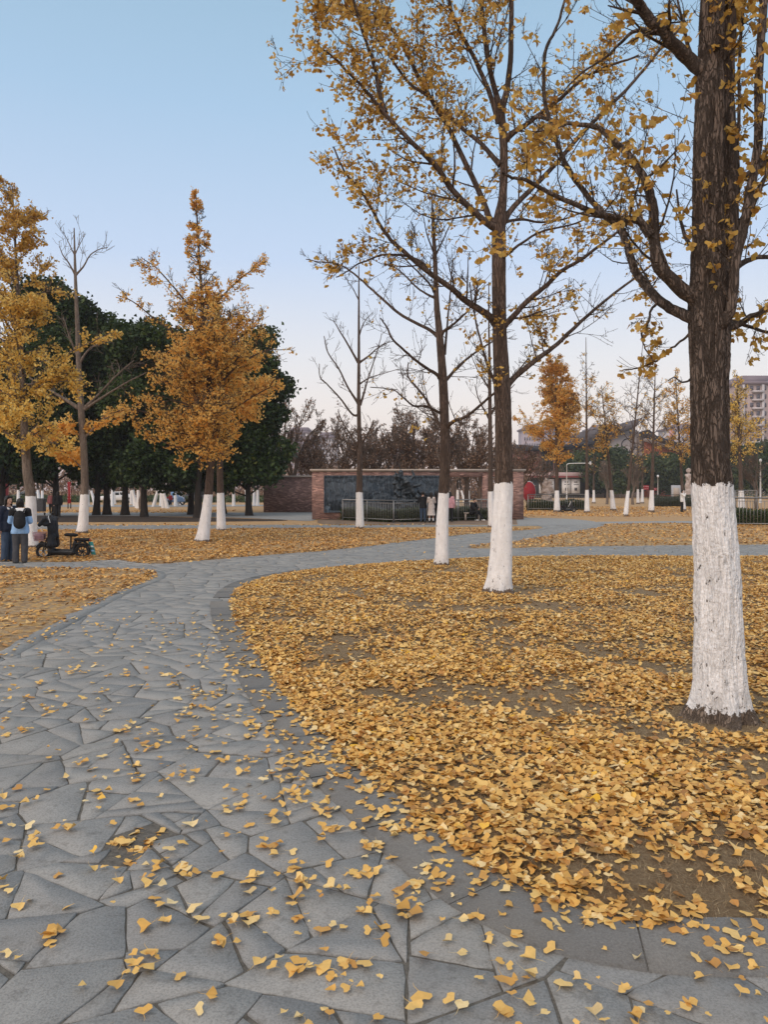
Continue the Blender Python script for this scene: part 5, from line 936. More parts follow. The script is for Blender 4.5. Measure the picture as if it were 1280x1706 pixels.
def person(label, x, d, H, rz=0.0, z0=0.0, top='navy', bottom='denim', shoes='shoe_black', hair='long', hood=None, arms='down', dress=None, hem=None, seated=False, wide=0.0, vox=0.013, group=None, yoke=None, stride=0.0, socks=None):
    """faces -y before rz"""
    r = thing('person', label, 'person', (x, d, z0), rz, group); h = H
    J = {'hip': (0, 0, .50), 'chest': (0, -.005, .70), 'neck': (0, 0, .815), 'head': (0, -.012, .925)}
    for s, n in ((-1, 'l'), (1, 'r')):
        J['hp' + n] = (s * .052, 0, .49); J['kn' + n] = (s * .058, -.012 - s * stride * .5, .275); J['an' + n] = (s * .062, .008 - s * stride, .045); J['sh' + n] = (s * .105, .005, .795)
        if arms == 'down': J['el' + n] = (s * .135, .015, .63); J['wr' + n] = (s * .140, -.02, .49)
        elif arms == 'front': J['el' + n] = (s * .135, -.01, .64); J['wr' + n] = (s * .05, -.115, .62)
        elif arms == 'face': J['el' + n] = (s * .125, -.10, .70); J['wr' + n] = (s * .04, -.15, .84)
        elif arms == 'rail': J['el' + n] = (s * .14, -.07, .66); J['wr' + n] = (s * .10, -.18, .66)
        if seated: J['hp' + n] = (s * .055, .03, .27); J['kn' + n] = (s * .075, -.215, .30 - (.03 if s > 0 else 0)); J['an' + n] = (s * .085, -.20 - (.14 if s > 0 else 0), .045); J['sh' + n] = (s * .105, -.03, .55); J['el' + n] = (s * .12, -.12, .40); J['wr' + n] = (s * .045, -.22, .38)
    if seated: J['hip'] = (0, .03, .28); J['chest'] = (0, .0, .46); J['neck'] = (0, -.05, .575); J['head'] = (0, -.085, .665)
    J = {k: np.array(v) * h for k, v in J.items()}
    b = MB(); C = lambda a, c, r0, r1, fl=1.0: b.capsule(J[a], J[c], r0 * h, r1 * h, 10, fl)
    C('hip', 'chest', .068, .075, .75); C('chest', 'neck', .070, .034, .8); C('neck', 'head', .030, .030); b.ell(J['head'], (.044 * h, .054 * h, .066 * h)); b.capsule(J['head'] + [0, -.050 * h, .004 * h], J['head'] + [0, -.062 * h, -.012 * h], .006 * h, .009 * h); b.capsule(J['head'] + [0, -.03 * h, -.035 * h], J['head'] + [0, -.040 * h, -.045 * h], .022 * h, .017 * h)
    for n in 'lr':
        s = -1 if n == 'l' else 1
        C('hip', 'hp' + n, .06, .056); C('hp' + n, 'kn' + n, .052, .034); C('kn' + n, 'an' + n, .034, .019); b.capsule(J['an' + n] + [0, .015 * h, -.028 * h], J['an' + n] + [0, -.075 * h, -.030 * h], .017 * h, .014 * h)
        C('neck', 'sh' + n, .035, .034); C('sh' + n, 'el' + n, .030, .022); C('el' + n, 'wr' + n, .022, .015); b.ell(J['head'] + [s * .045 * h, 0, -.002 * h], (.007 * h, .012 * h, .017 * h))
        dd = nrm(J['wr' + n] - J['el' + n]); pm = J['wr' + n] + dd * .022 * h; b.capsule(J['wr' + n], pm, .014 * h, .018 * h, 8, .6)
    fg = MB()
    for n in 'lr':
        s = -1 if n == 'l' else 1; dd = nrm(J['wr' + n] - J['el' + n]); sd_ = nrm(np.cross(dd, (0, 1, 0.3))); up_ = np.cross(sd_, dd); pm = J['wr' + n] + dd * .030 * h
        for f, (o, L) in enumerate(((-.013, .036), (-.004, .044), (.005, .041), (.014, .032))):
            a0 = pm + sd_ * o * h; a1 = a0 + dd * L * .5 * h + up_ * .004 * h; a2 = a1 + (dd * .8 + up_ * .6) * L * .5 * h; fg.tube([a0, a1, a2], [.0052 * h, .005 * h, .004 * h], 6, True)
        t0_ = J['wr' + n] + dd * .008 * h - sd_ * .015 * h; fg.tube([t0_, t0_ + (dd * .6 - sd_ * .7) * .022 * h, t0_ + (dd * 1.3 - sd_ * .8) * .032 * h], [.006 * h, .0055 * h, .004 * h], 6, True)
    fused('body', b, vox, M['skin'], r, 1, fg)
    for s in (-1, 1): e_ = MB(); e_.ell(J['head'] + [s * .018 * h, -.0505 * h, .006 * h], (.006 * h, .004 * h, .0035 * h), 8, 6); e_.build('eye', M['hair'], r)
    mo = MB(); mo.ell(J['head'] + [0, -.0565 * h, -.030 * h], (.012 * h, .004 * h, .0035 * h), 8, 6); mo.build('mouth', M['rose_cloth'], r)
    # trousers
    if not dress or seated:
        t_ = MB(); D_ = lambda a, c, r0, r1, fl=1.0: t_.capsule(J[a], J[c], r0 * h, r1 * h, 12, fl)
        t_.capsule(J['hip'] + [0, 0, .02 * h], J['hip'], .080 * h, .082 * h, 12, .8)
        for n in 'lr': D_('hip', 'hp' + n, .068, .066); D_('hp' + n, 'kn' + n, .062, .045 + wide * .5); t_.capsule(J['kn' + n], J['an' + n] + [0, 0, -.004 * h], (.045 + wide * .5) * h, (.034 + wide) * h, 12)
        fused('trousers', t_, vox, M[bottom], r, 1, rough=.014)
    j = MB()
    for s in (-1, 1): j.capsule(J['hip'] + [s * .045 * h, 0, -.02 * h], J['hip'] + [s * .035 * h, 0, .08 * h], .088 * h, .080 * h, 12, .85)
    j.capsule(J['hip'] + ([0, 0, -.02 * h] if not seated else [0, 0, .02 * h]), J['chest'], .094 * h, .100 * h, 14, .78); j.capsule(J['chest'], J['neck'] + [0, 0, -.02 * h], .098 * h, .055 * h, 14, .8)
    for n in 'lr': j.capsule(J['neck'] + [0, 0, -.03 * h], J['sh' + n], .05 * h, .048 * h); j.capsule(J['sh' + n], J['el' + n], .048 * h, .040 * h); j.capsule(J['el' + n], J['wr' + n], .040 * h, .027 * h)
    if dress: j.v = [(v - J['chest']) * [.86, .86, 1.0] + J['chest'] for v in j.v]
    fused('jacket', j, vox, M[top], r, 1, rough=.016, zmin=None if seated else .455 * h)
    if yoke:
        y_ = MB(); y_.capsule(J['chest'] + [0, 0, .035 * h], J['neck'] + [0, 0, -.02 * h], .105 * h, .060 * h, 14, .8)
        for n in 'lr': y_.capsule(J['neck'] + [0, 0, -.03 * h], J['sh' + n] + [0, 0, .004 * h], .054 * h, .053 * h); y_.capsule(J['sh' + n], J['sh' + n] * .6 + J['el' + n] * .4, .0525 * h, .049 * h)
        fused('yoke', y_, vox, M[yoke], r, 1)
    if dress:
        zs = [.745, .68, .62, .50, .40, .30, hem or .22]; rs = [.088, .082, .072, .092, .108, .122, .135]; m_ = MB(); nn_ = 24; a = np.arange(nn_) / nn_ * 2 * math.pi
        V = np.array([[math.cos(x_) * R_ * h * (1 + .05 * math.sin(x_ * 7) * (k / 6)), math.sin(x_) * R_ * .8 * h * (1 + .05 * math.cos(x_ * 7) * (k / 6)), z_ * h] for k, (z_, R_) in enumerate(zip(zs, rs)) for x_ in a]); i = (np.arange(6)[:, None] * nn_); jj = np.arange(nn_)[None]; j2 = (jj + 1) % nn_
        m_.add(V, np.stack([i + jj, i + j2, i + nn_ + j2, i + nn_ + jj], -1).reshape(-1, 4)); m_.poly.append([6 * nn_ + q for q in range(nn_)][::-1]); m_.build('dress', M[dress], r, True)
        if socks:
            for n in 'lr': q_ = MB(); q_.capsule(J['kn' + n] * .35 + J['an' + n] * .65, J['an' + n], .031 * h, .026 * h, 10); fused('sock', q_, vox, M[socks], r, 1)
    for n in 'lr': s_ = MB(); s_.capsule(J['an' + n] + [0, .022 * h, -.024 * h], J['an' + n] + [0, -.085 * h, -.027 * h], .026 * h, .020 * h, 10); s_.capsule(J['an' + n] + [0, .015 * h, -.01 * h], J['an' + n] + [0, .01 * h, .006 * h], .025 * h, .024 * h); fused('shoe', s_, vox * .8, M[shoes], r, 1)
    if hood:
        o_ = MB(); o_.capsule(J['neck'] + [-.045 * h, .035 * h, .0], J['neck'] + [.045 * h, .035 * h, .0], .034 * h, .034 * h); o_.capsule(J['neck'] + [-.03 * h, .055 * h, -.035 * h], J['neck'] + [.03 * h, .055 * h, -.035 * h], .034 * h, .034 * h); o_.capsule(J['neck'] + [-.05 * h, .0, -.0], J['neck'] + [-.025 * h, -.05 * h, -.02 * h], .022 * h, .016 * h); o_.capsule(J['neck'] + [.05 * h, .0, 0], J['neck'] + [.025 * h, -.05 * h, -.02 * h], .022 * h, .016 * h); fused('hood', o_, vox, M[hood], r, 1)
    hh = MB(); hc = J['head']; hh.ell(hc + [0, .012 * h, .012 * h], (.052 * h, .058 * h, .064 * h)); hh.capsule(hc + [-.03 * h, -.030 * h, .045 * h], hc + [.03 * h, -.030 * h, .045 * h], .02 * h, .02 * h)
    if hair == 'long':
        hh.capsule(hc + [0, .035 * h, 0], hc + [0, .045 * h, -.12 * h], .045 * h, .035 * h)
        for s in (-1, 1): hh.capsule(hc + [s * .042 * h, -.004 * h, .01 * h], hc + [s * .052 * h, .012 * h, -.10 * h], .020 * h, .016 * h)
    elif hair == 'bob':
        for s in (-1, 0, 1): hh.capsule(hc + [s * .035 * h, .022 * h, 0], hc + [s * .038 * h, .026 * h, -.055 * h], .024 * h, .020 * h)
    me = fused('hair', hh, vox, M['hair'], r, 1); return r, J
p_, J = person('student at the left edge in navy jacket with white hood, face turned right', WX(13, 17.6), 17.6, 1.56, R(62), top='navy', bottom='denim', hood='white_cloth', arms='down', wide=.018, hair='long')
p_, J = person('student seen from behind, sky blue and black jacket, white hood, dark grey trousers', WX(33, 17.2), 17.2, 1.50, R(202), top='sky_blue', yoke='black_cloth', bottom='grey_cloth', hood='white_cloth', arms='front', wide=.014, hair='bob')
bpk = thing('backpack', 'black backpack worn by the student in sky blue jacket', 'backpack', (WX(33, 17.2), 17.2, 0), R(202)); mb = MB(); mb.capsule((0, .20, .93), (0, .185, 1.10), .135, .12, 14, .8); mb.capsule((0, .26, .90), (0, .26, .98), .10, .09, 12, .7); fused('bag', mb, .012, M['black_cloth'], bpk, 2)
for s in (-1, 1): mb = MB(); mb.tube(catmull([(s * .08, .15, 1.19), (s * .095, .05, 1.245), (s * .095, -.07, 1.20), (s * .10, -.10, 1.05), (s * .11, .03, .92), (s * .09, .15, .88)], 5), .016, 8, True); mb.build('strap', M['black_cloth'], bpk, True)
person('man from behind in dark jacket and blue jeans, leaning on the railing', WX(705, 38.7), 38.6, 1.60, R(185), top='black_cloth', bottom='denim', hair='short', arms='rail', vox=.02)
person('woman from behind in long beige dress with white socks and black hair', WX(719, 38.4), 38.4, 1.56, R(178), top='beige_cloth', dress='beige_cloth', hair='long', arms='rail', hem=.235, socks='white_cloth', vox=.02)
person('dark clothed person between the beige dress and the slim ginkgo base', WX(728, 38.6), 38.9, 1.62, R(190), top='black_cloth', bottom='black_cloth', hair='long', arms='down', vox=.02)
person('person in pink top, mostly hidden behind the slim ginkgo base', WX(750, 39.2), 39.2, 1.58, R(165), top='pink_cloth', bottom='black_cloth', hair='long', arms='down', vox=.02)
person('person in black sitting low and bent forward by the railing, white shoes', WX(788, 40.8), 40.8, 1.66, R(48), top='black_cloth', bottom='black_cloth', shoes='shoe_white', hair='short', seated=True, vox=.02)
mb = MB(); mb.box((0, 0, .40), (.9, .36, .05)); o = mb.build('seat', M['cap'], None); bn = thing('low_bench', 'low pale stone bench under the person in black', 'bench', (WX(787, 40.9), 40.95, 0), 0.0); o.parent = bn
for s in (-1, 1): mb = MB(); mb.box((s * .36, 0, .185), (.09, .30, .38)); mb.build('leg', M['cap'], bn)
person('woman in white padded jacket and black trousers holding a phone up', WX(1136, 56), 55.9, 1.66, R(75), top='white_cloth', bottom='black_cloth', hair='bob', arms='face', wide=.02, vox=.025)
mb = MB(); mb.box((0, 0, 0), (.08, .012, .15)); o = mb.build('phone', M['plastic_black'], None, bevel=.004, loc=(WX(1136, 56) + .285, 55.83, 1.44), rz=R(75), label='dark phone held before the face of the woman in white', cat='phone')
person('walker in rose top and black trousers far under the evergreens', WX(85, 52), 52, 1.52, R(10), top='rose_cloth', bottom='black_cloth', hair='short', stride=.04, vox=.025); person('walker all in black beside the rose topped one under the evergreens', WX(96, 46), 46, 1.58, R(205), top='black_cloth', bottom='black_cloth', hair='long', stride=.05, vox=.025, hem=None)
# ---------------------------------------------------------------- scooters
M['blanket'] = plain('quilted_cover', (0.012, 0.014, 0.019), .6, .6, 9, bump=.5); M['pink_basket'] = plain('pink_basket', (0.45, 0.28, 0.32), .6); M['teal'] = plain('teal_plate', (0.04, 0.24, 0.26), .5); M['red_light'] = plain('red_lens', (0.35, 0.02, 0.02), .25, spec=.6); M['stripe'] = plain('reflective_stripe', (0.55, 0.55, 0.55), .4)
def wheel(root, x, z, Rw, y=0.0, sp=5, hub='alloy'):
    w = MB(); w.torus((x, y, z), Rw - .035, .038, 'y', 32, 10); w = w.build('tyre', M['rubber'], root, True)
    m = MB(); m.torus((x, y, z), Rw - .068, .012, 'y', 28, 6); m.ell((x, y, z), (.035, .05, .035))
    for k in range(sp): a = k * 2 * math.pi / sp + .3; m.tube([(x, y, z), (x + math.cos(a) * (Rw - .07), y, z + math.sin(a) * (Rw - .07))], [.016, .011], 6)
    m.build('rim', M[hub], w, True)
def scooter(label, x, d, rz, full=True):
    r = thing('electric_scooter', label, 'scooter', (x, d, 0), rz); k = 1 / 69.4; q = lambda px, py, y=0.0: np.array([(px - 105) * k, y, (933 - py) * k])
    wheel(r, q(71, 0)[0], .185, .185); wheel(r, q(136, 0)[0], .185, .185, sp=8, hub='plastic_black')
    mb = MB(); mb.capsule(q(84, 921), q(120, 922), .085, .075, 12, 1.2); mb.capsule(q(84, 921), q(86, 890), .09, .06, 12, 1.4); mb.capsule(q(86, 892), q(82, 872), .05, .03); mb.capsule(q(120, 920), q(124, 905), .05, .05); mb.capsule(q(80, 912), q(68, 906), .05, .05, 10, 1.2); mb.capsule(q(68, 906), q(60, 912), .05, .03, 10, 1.2); fused('body', mb, .014, M['plastic_black'], r, 2)
    for s in (-1, 1): m = MB(); m.tube([q(84, 884, s * .06), q(76, 905, s * .06), q(71, 920, s * .06)], [.016, .018, .018], 8, True); m.build('fork', M['trim_dark'], r, True)
    mb = MB(); mb.tube(catmull([q(83, 868, -.30), q(81, 866, -.20), q(83, 872, 0), q(81, 866, .20), q(83, 868, .30)], 5), .013, 8, True); mb.build('handlebar', M['trim_dark'], r, True)
    for s in (-1, 1): m = MB(); m.tube([q(82, 868, s * .2), q(80, 858, s * .24)], [.006, .006], 6); m.ell(q(80, 856, s * .25), (.015, .05, .035)); m.build('mirror', M['plastic_black'], r, True)
    mb = MB(); mb.capsule(q(110, 892), q(123, 893), .065, .075, 14, 1.35); mb.v = [v * [1, 1, 1] for v in mb.v]; V = mb.v[0]; V[:, 2] = q(0, 892)[2] + (V[:, 2] - q(0, 892)[2]) * .62; mb.build('saddle', M['black_cloth'], r, True)
    mb = MB(); mb.tube([q(117, 893), q(116, 918)], [.02, .024], 8, True); mb.build('seat_post', M['trim_dark'], r, True)
    mb = MB(); mb.capsule(q(126, 900), q(145, 901), .055, .06, 14, 1.5); V = mb.v[0]; V[:, 2] = q(0, 900)[2] + (V[:, 2] - q(0, 900)[2]) * .7; mb.build('rear_seat', M['black_cloth'], r, True)
    mb = MB(); mb.tube([q(119, 908, -.06), q(146, 906, -.06)], [.01, .01], 6, True); mb.build('rack', M['trim_dark'], r, True)
    m = MB(); m.tube([q(121, 906, .05), q(130, 921, .09), q(136, 920, .09)], [.014, .016, .016], 8, True); m.build('swing_arm', M['trim_dark'], r, True)
    mb = MB(); mb.capsule(q(123, 911), q(136, 902), .03, .03, 10, 1.6); mb.capsule(q(136, 902), q(148, 911), .03, .022, 10, 1.6); fused('rear_mudguard', mb, .012, M['plastic_black'], r, 1)
    mb = MB(); mb.ell(q(149, 901), (.018, .05, .025)); mb.build('tail_light', M['red_light'], r, True)
    mb = MB(); mb.tube([q(119, 922, -.07), q(109, 933, -.16)], [.01, .008], 6, True); mb.build('kickstand', M['trim_dark'], r)
    if full:
        # quilted winter cover hanging over handlebar and legs
        mb = MB(); mb.capsule(q(80, 872, -.22), q(84, 866, .22), .07, .07, 12, 1.0); mb.capsule(q(86, 870, -.12), q(88, 908, -.12), .075, .095, 12); mb.capsule(q(86, 870, .12), q(88, 908, .12), .075, .095, 12); mb.capsule(q(88, 872), q(93, 895), .08, .05, 12, 1.4); mb.capsule(q(80, 866, -.26), q(70, 876, -.24), .05, .028); mb.capsule(q(80, 866, .24), q(72, 877, .24), .05, .028); mb.capsule(q(80, 862, .2), q(74, 862, .22), .05, .04); cv = fused('quilted_cover', mb, .016, M['blanket'], r, 1, rough=.035)
        m = MB(); m.tube(catmull([q(67, 871, -.275), q(70, 877, -.30), q(75, 880, -.31), q(78, 885, -.30)], 5), .011, 6, True); m.build('piping', M['stripe'], cv, True)
        m = MB(); m.tube(catmull([q(77, 860, .10), q(82, 862, -.1), q(86, 866, -.20), q(88, 871, -.22)], 5), .010, 6, True); m.build('piping', M['stripe'], cv, True)
        # wire basket
        mb = MB(); a, b_ = q(56, 888), q(74, 888)
        for zz, sh in ((q(0, 888)[2], 0), (q(0, 893)[2], .01), (q(0, 898)[2], .02), (q(0, 902)[2], .03)):
            x0_, x1_ = a[0] + sh, b_[0]; mb.tube([(x0_, -.13 + sh, zz), (x1_, -.13 + sh, zz), (x1_, .13 - sh, zz), (x0_, .13 - sh, zz), (x0_, -.13 + sh, zz)], [.006] * 5, 5)
        for t_ in np.linspace(0, 1, 9):
            for yy in (-.13, .13): mb.tube([(a[0] + (b_[0] - a[0]) * t_, yy, a[2]), (a[0] + .03 + (b_[0] - a[0] - .03) * t_, yy * .8, q(0, 902)[2])], [.004, .004], 4)
        for t_ in np.linspace(-1, 1, 7): mb.tube([(a[0], .13 * t_, a[2]), (a[0] + .03, .10 * t_, q(0, 902)[2])], [.004, .004], 4)
        mb.box(((a[0] + b_[0]) / 2 + .01, 0, (a[2] + q(0, 902)[2]) / 2), (.20, .19, .15)); mb.build('basket', M['pink_basket'], r)
        pl_ = MB(); c = q(152, 915); pl_.box((0, 0, 0), (.012, .22, .33)); o = pl_.build('licence_plate', M['teal'], r, bevel=.004); o.location = c; o.rotation_euler = (0, R(-14), R(52)); o.scale = (1, .9, 1)
        for zz, cc in ((.05, 'white_cloth'), (-.01, 'grey_cloth')):
            s_ = MB(); s_.box((.0, 0, zz), (.018, .19, .035)); s_.build('printed_band', M[cc], o)
        for i_, yy in enumerate((-.07, -.035, 0, .035, .07)):
            s_ = MB(); s_.box((0, yy, -.07), (.018, .018, .05)); s_.build('printed_band', M['sky_blue'], o)
    else:
        mb = MB(); mb.capsule(q(80, 880, -.2), q(94, 905, -.2), .035, .03, 10, .6); fused('front_panel', mb, .012, M['stripe'], r, 1)
    return r
scooter('black electric scooter with quilted cover and pink basket parked facing the two students', WX(106, 18.3), 18.3, R(2))
scooter('small black scooter with silver panel leaning by the bushy golden ginkgo', WX(947, 55.4), 55.4, R(196), False)
# ---------------------------------------------------------------- vehicles
def paint_mat(n, c): t = NT(n); t.b.inputs['Coat Weight'].default_value = 0.5; return t.fin(c, 0.35, None, 0.1, 0.5)
M['car_white'] = paint_mat('car_white', (0.72, 0.72, 0.72)); M['car_silver'] = paint_mat('car_silver', (0.42, 0.43, 0.45)); M['car_black'] = paint_mat('car_black', (0.03, 0.03, 0.035)); M['car_blue'] = paint_mat('car_blue', (0.12, 0.20, 0.34)); M['glass_dark'] = plain('dark_glass', (0.02, 0.025, 0.03), .1, .1, spec=.7); M['red_paint'] = plain('red_paint', (0.26, 0.014, 0.02), .7); M['lamp'] = plain('lamp_lens', (0.7, 0.7, 0.68), .2)
def car(label, px, d, rz, paint, kind='sedan', nm='parked_car'):
    r = thing(nm, label, 'car', (WX(px, d), d, 0), rz); L = 4.5
    low = [(-2.2, .28), (-2.25, .62), (-2.1, .80), (-1.0, .92), (1.55, .95), (2.15, .90), (2.25, .60), (2.2, .28)]; hi = {'sedan': [(-1.15, .90), (-.45, 1.38), (.75, 1.42), (1.65, .93)], 'van': [(-1.75, .90), (-1.1, 1.72), (2.0, 1.76), (2.18, .92)], 'suv': [(-1.3, .90), (-.75, 1.52), (1.6, 1.58), (2.05, .93)]}[kind]
    m = MB(); m.prism(low, -.86, .86); m.build('body', M[paint], r, bevel=.09)
    m = MB(); m.prism(hi, -.72, .72); m.build('cabin', M[paint], r, bevel=.08)
    H0 = hi[1][1] - .07
    for s in (-1, 1):
        for a, b_ in ((0.06, .48), (.54, .93)):
            f = lambda t_, top: np.interp(t_, [0, 1], [hi[1][0] if top else hi[0][0] + .18, hi[2][0] if top else hi[3][0] - .18]); w = MB(); y = s * .722; w.prism([(f(a, 0), .96), (f(b_, 0), .96), (f(b_, 1), H0), (f(a, 1), H0)], y - .012, y + .012); w.build('window', M['glass_dark'], r)
    for (xa, xb, xc, xd) in ((hi[0], hi[1], -1, 0), (hi[3], hi[2], 1, 0)):
        p0, p1 = np.array(xa), np.array(xb); n_ = nrm(np.array([-(p1 - p0)[1], (p1 - p0)[0]])) * (1 if xc < 0 else -1); w = MB(); P4 = [p0 * .88 + p1 * .12, p0 * .12 + p1 * .88]; w.prism([tuple(P4[0] + n_ * .015), tuple(P4[1] + n_ * .015), tuple(P4[1] - n_ * .01), tuple(P4[0] - n_ * .01)], -.62, .62); w.build('windscreen', M['glass_dark'], r)
    for x in (-1.38, 1.38):
        for s in (-1, 1): w = MB(); w.torus((x, s * .80, .33), .23, .10, 'y', 24, 8); t_ = w.build('wheel', M['rubber'], r, True); w = MB(); w.ell((x, s * .83, .33), (.20, .05, .20)); w.build('rim', M['alloy'], t_, True)
    for s in (-1, 1): w = MB(); w.box((-2.2, s * .62, .68), (.12, .36, .13)); w.build('headlight', M['lamp'], r, bevel=.03); w = MB(); w.box((2.2, s * .66, .74), (.12, .28, .15)); w.build('tail_light', M['red_light'], r, bevel=.03)
    w = MB(); w.box((-2.24, 0, .50), (.05, .9, .16)); w.build('grille', M['glass_dark'], r); return r
car('white van seen head on beyond the leaf covered lawn', 1013, 196, R(80), 'car_white', 'van'); car('white sedan parked along the far street', 1046, 200, R(4), 'car_white', 'sedan'); car('white car behind the huge near trunk side on the far street', 1100, 205, R(3), 'car_white', 'suv')
car('white car seen through the left part of the wall opening', 747, 128, R(25), 'car_white', 'sedan'); car('silver blue car in the middle of the wall opening', 772, 130, R(190), 'car_silver', 'suv'); car('blue car at the right part of the wall opening', 795, 131, R(5), 'car_blue', 'sedan')
car('silver white car parked under the canopy between evergreen trunks', 197, 96, R(12), 'car_white', 'sedan'); car('black car behind the leaning golden ginkgo under the canopy', 326, 98, R(8), 'car_black', 'suv'); car('dark car far left behind the two students', 50, 100, R(175), 'car_black', 'sedan')
# small blue cart with a child
ct = thing('blue_cart', 'small blue three wheeled cart with red seat on the brown grass', 'cart', (WX(291, 80), 80, 0), R(5))
mb = MB(); mb.prism([(-1.0, .35), (-.95, .70), (-.1, .62), (.4, 1.0), (.95, .78), (1.05, .35)], -.45, .45); mb.build('body', M['car_blue'], ct, bevel=.06); mb = MB(); mb.prism([(-.45, .6), (-.35, 1.45), (.15, 1.5), (.3, .95)], -.40, .40); mb.build('canopy', M['sky_blue'], ct, bevel=.05)
for x, y in ((-.7, -.45), (-.7, .45), (.8, 0)): mb = MB(); mb.torus((x, y, .28), .20, .08, 'y', 20, 8); mb.build('wheel', M['rubber'], ct, True)
mb = MB(); mb.box((-.75, 0, .80), (.35, .5, .12)); mb.build('seat', M['red_paint'], ct, bevel=.03)
person('small child in red standing beside the blue cart', WX(284, 79), 79, 1.25, R(20), top='red_paint', bottom='navy', hair='short', vox=.03)
# ---------------------------------------------------------------- stone figures, disc, signs, poles
M['pale_stone'] = plain('pale_stone', (0.46, 0.38, 0.34), .85, .25, 3, bump=.5)
s1 = thing('stone_sculpture', 'rough beige stone sculpture behind the storefront railing', 'sculpture', (WX(912, 64), 64, 0)); mb = MB(); mb.box((0, 0, .3), (1.1, .8, .6)); mb.build('plinth', M['pale_stone'], s1, bevel=.03)
mb = MB(); mb.capsule((0, 0, .6), (.05, 0, 1.7), .42, .36, 12, .8); mb.capsule((-.25, 0, 1.6), (-.1, 0, 2.35), .25, .18); mb.capsule((.2, 0, 1.5), (.25, 0, 2.2), .25, .2); mb.ell((-.08, 0, 2.48), (.16, .16, .2)); mb.ell((.26, 0, 2.36), (.15, .15, .18)); fused('figures', mb, .05, M['pale_stone'], s1, 1, rough=.16)
s2 = thing('stone_statue', 'tall robed beige stone figure just left of the huge near trunk', 'statue', (WX(1149, 78), 78, 0)); mb = MB(); mb.box((0, 0, .6), (1.5, 1.2, 1.2)); mb.build('plinth', M['pale_stone'], s2, bevel=.03)
mb = MB(); mb.capsule((0, 0, 1.2), (.02, 0, 3.0), .46, .34, 14, .75); mb.capsule((-.3, -.05, 3.1), (.3, -.05, 3.1), .16, .16); mb.ell((-.02, -.02, 3.62), (.2, .2, .27)); mb.capsule((-.3, -.2, 3.0), (.05, -.38, 2.5), .13, .11); mb.capsule((.3, -.2, 3.0), (.05, -.38, 2.4), .13, .11); fused('figure', mb, .05, M['pale_stone'], s2, 1, rough=.10)
rd = thing('red_disc', 'big red disc sculpture beside the right brick pillar', 'sculpture', (WX(882, 96), 96, 0)); mb = MB(); a = np.linspace(0, 2 * math.pi, 32, endpoint=False); mb.prism([(.82 * math.cos(x), 1.35 + 1.3 * math.sin(x)) for x in a], -.12, .12); mb.build('disc', M['red_paint'], rd); mb = MB(); mb.torus((0, 0, 0), 1.0, .06, 'y', 40, 6); o = mb.build('rim', M['car_silver'], rd, True); o.location = (0, -.02, 1.35); o.scale = (.82, 1, 1.3)
def pole(label, px, d, h, arm=0.0, mat='car_white', nm='street_lamp', r_=.09):
    t_ = thing(nm, label, 'lamp', (WX(px, d), d, 0)); mb = MB(); mb.tube([(0, 0, -.05), (0, 0, .4), (0, 0, h)], [r_ * 1.5, r_, r_ * .6], 10, True); mb.build('pole', M[mat], t_, True)
    if arm:
        mb = MB(); mb.tube(catmull([(0, 0, h * .96), (arm * .12, 0, h * 1.01), (arm, 0, h * 1.02)], 5), r_ * .55, 8, True); mb.build('arm', M[mat], t_, True); mb = MB(); mb.box((arm, 0, h * 1.02), (.22, .3, .5)); mb.build('lamp_head', M[mat], t_, bevel=.05)
    else: mb = MB(); mb.ell((0, 0, h + .15), (.17, .17, .22)); mb.build('lamp_head', M[mat], t_, True)
pole('white pole with long level arm before the storefront', 945, 98, 5.0, 3.1); pole('white lamp post on the far street left of the white sedan', 1034, 150, 2.4); pole('slim white post with lamp above the far red boards', 1097, 118, 3.6, r_=.06); pole('white post behind the right edge railing', 1268, 95, 5.2, mat='stripe', r_=.12)
def board(label, px, d, z, w, h, mat, rows=2, nm='sign_board', cols=5):
    t_ = thing(nm, label, 'sign', (WX(px, d), d, 0)); mb = MB(); mb.box((0, 0, z), (w, .08, h)); mb.build('panel', M[mat], t_, bevel=.01)
    for s in (-1, 1): mb = MB(); mb.box((s * w * .4, .01, (z - h / 2) / 2), (.08, .07, z - h / 2)); mb.build('leg', M['rail_dark'], t_)
    mb = MB(); g = np.random.default_rng(int(px))
    for r_ in range(rows):
        for c_ in range(cols):
            cx_, cz_ = (-.38 + .76 * c_ / max(1, cols - 1)) * w, z + h * (.22 - .44 * r_ / max(1, rows - 1))
            for _ in range(3): mb.box((cx_ + g.uniform(-.03, .03) * w, -.045, cz_ + g.uniform(-.08, .08) * h), (w * g.uniform(.03, .09), .012, h * g.uniform(.03, .07)))
    mb.build('lettering', M['white_cloth'], t_); return t_
board('red board with small white lettering on the far street, left one', 1076, 120, 1.95, 1.15, .75, 'red_paint'); board('red board with small white lettering on the far street, right one', 1091, 122, 1.7, .8, .45, 'red_paint')
board('tall narrow red banner board between evergreen trunks behind the walkers', 115, 66, 1.4, .30, 1.9, 'red_paint', 5, cols=2); 
kb = thing('red_kiosk', 'red kiosk with sloping roof cut off at the left edge', 'kiosk', (WX(-14, 60), 60, 0)); mb = MB(); mb.box((0, 0, 1.15), (1.9, 1.6, 2.3)); mb.build('wall', M['red_paint'], kb, bevel=.02); mb = MB(); mb.prism([(-1.15, 2.3), (0, 3.0), (1.15, 2.3), (1.15, 2.38), (0, 3.1), (-1.15, 2.38)], -1.0, 1.0); mb.build('roof', M['red_paint'], kb)
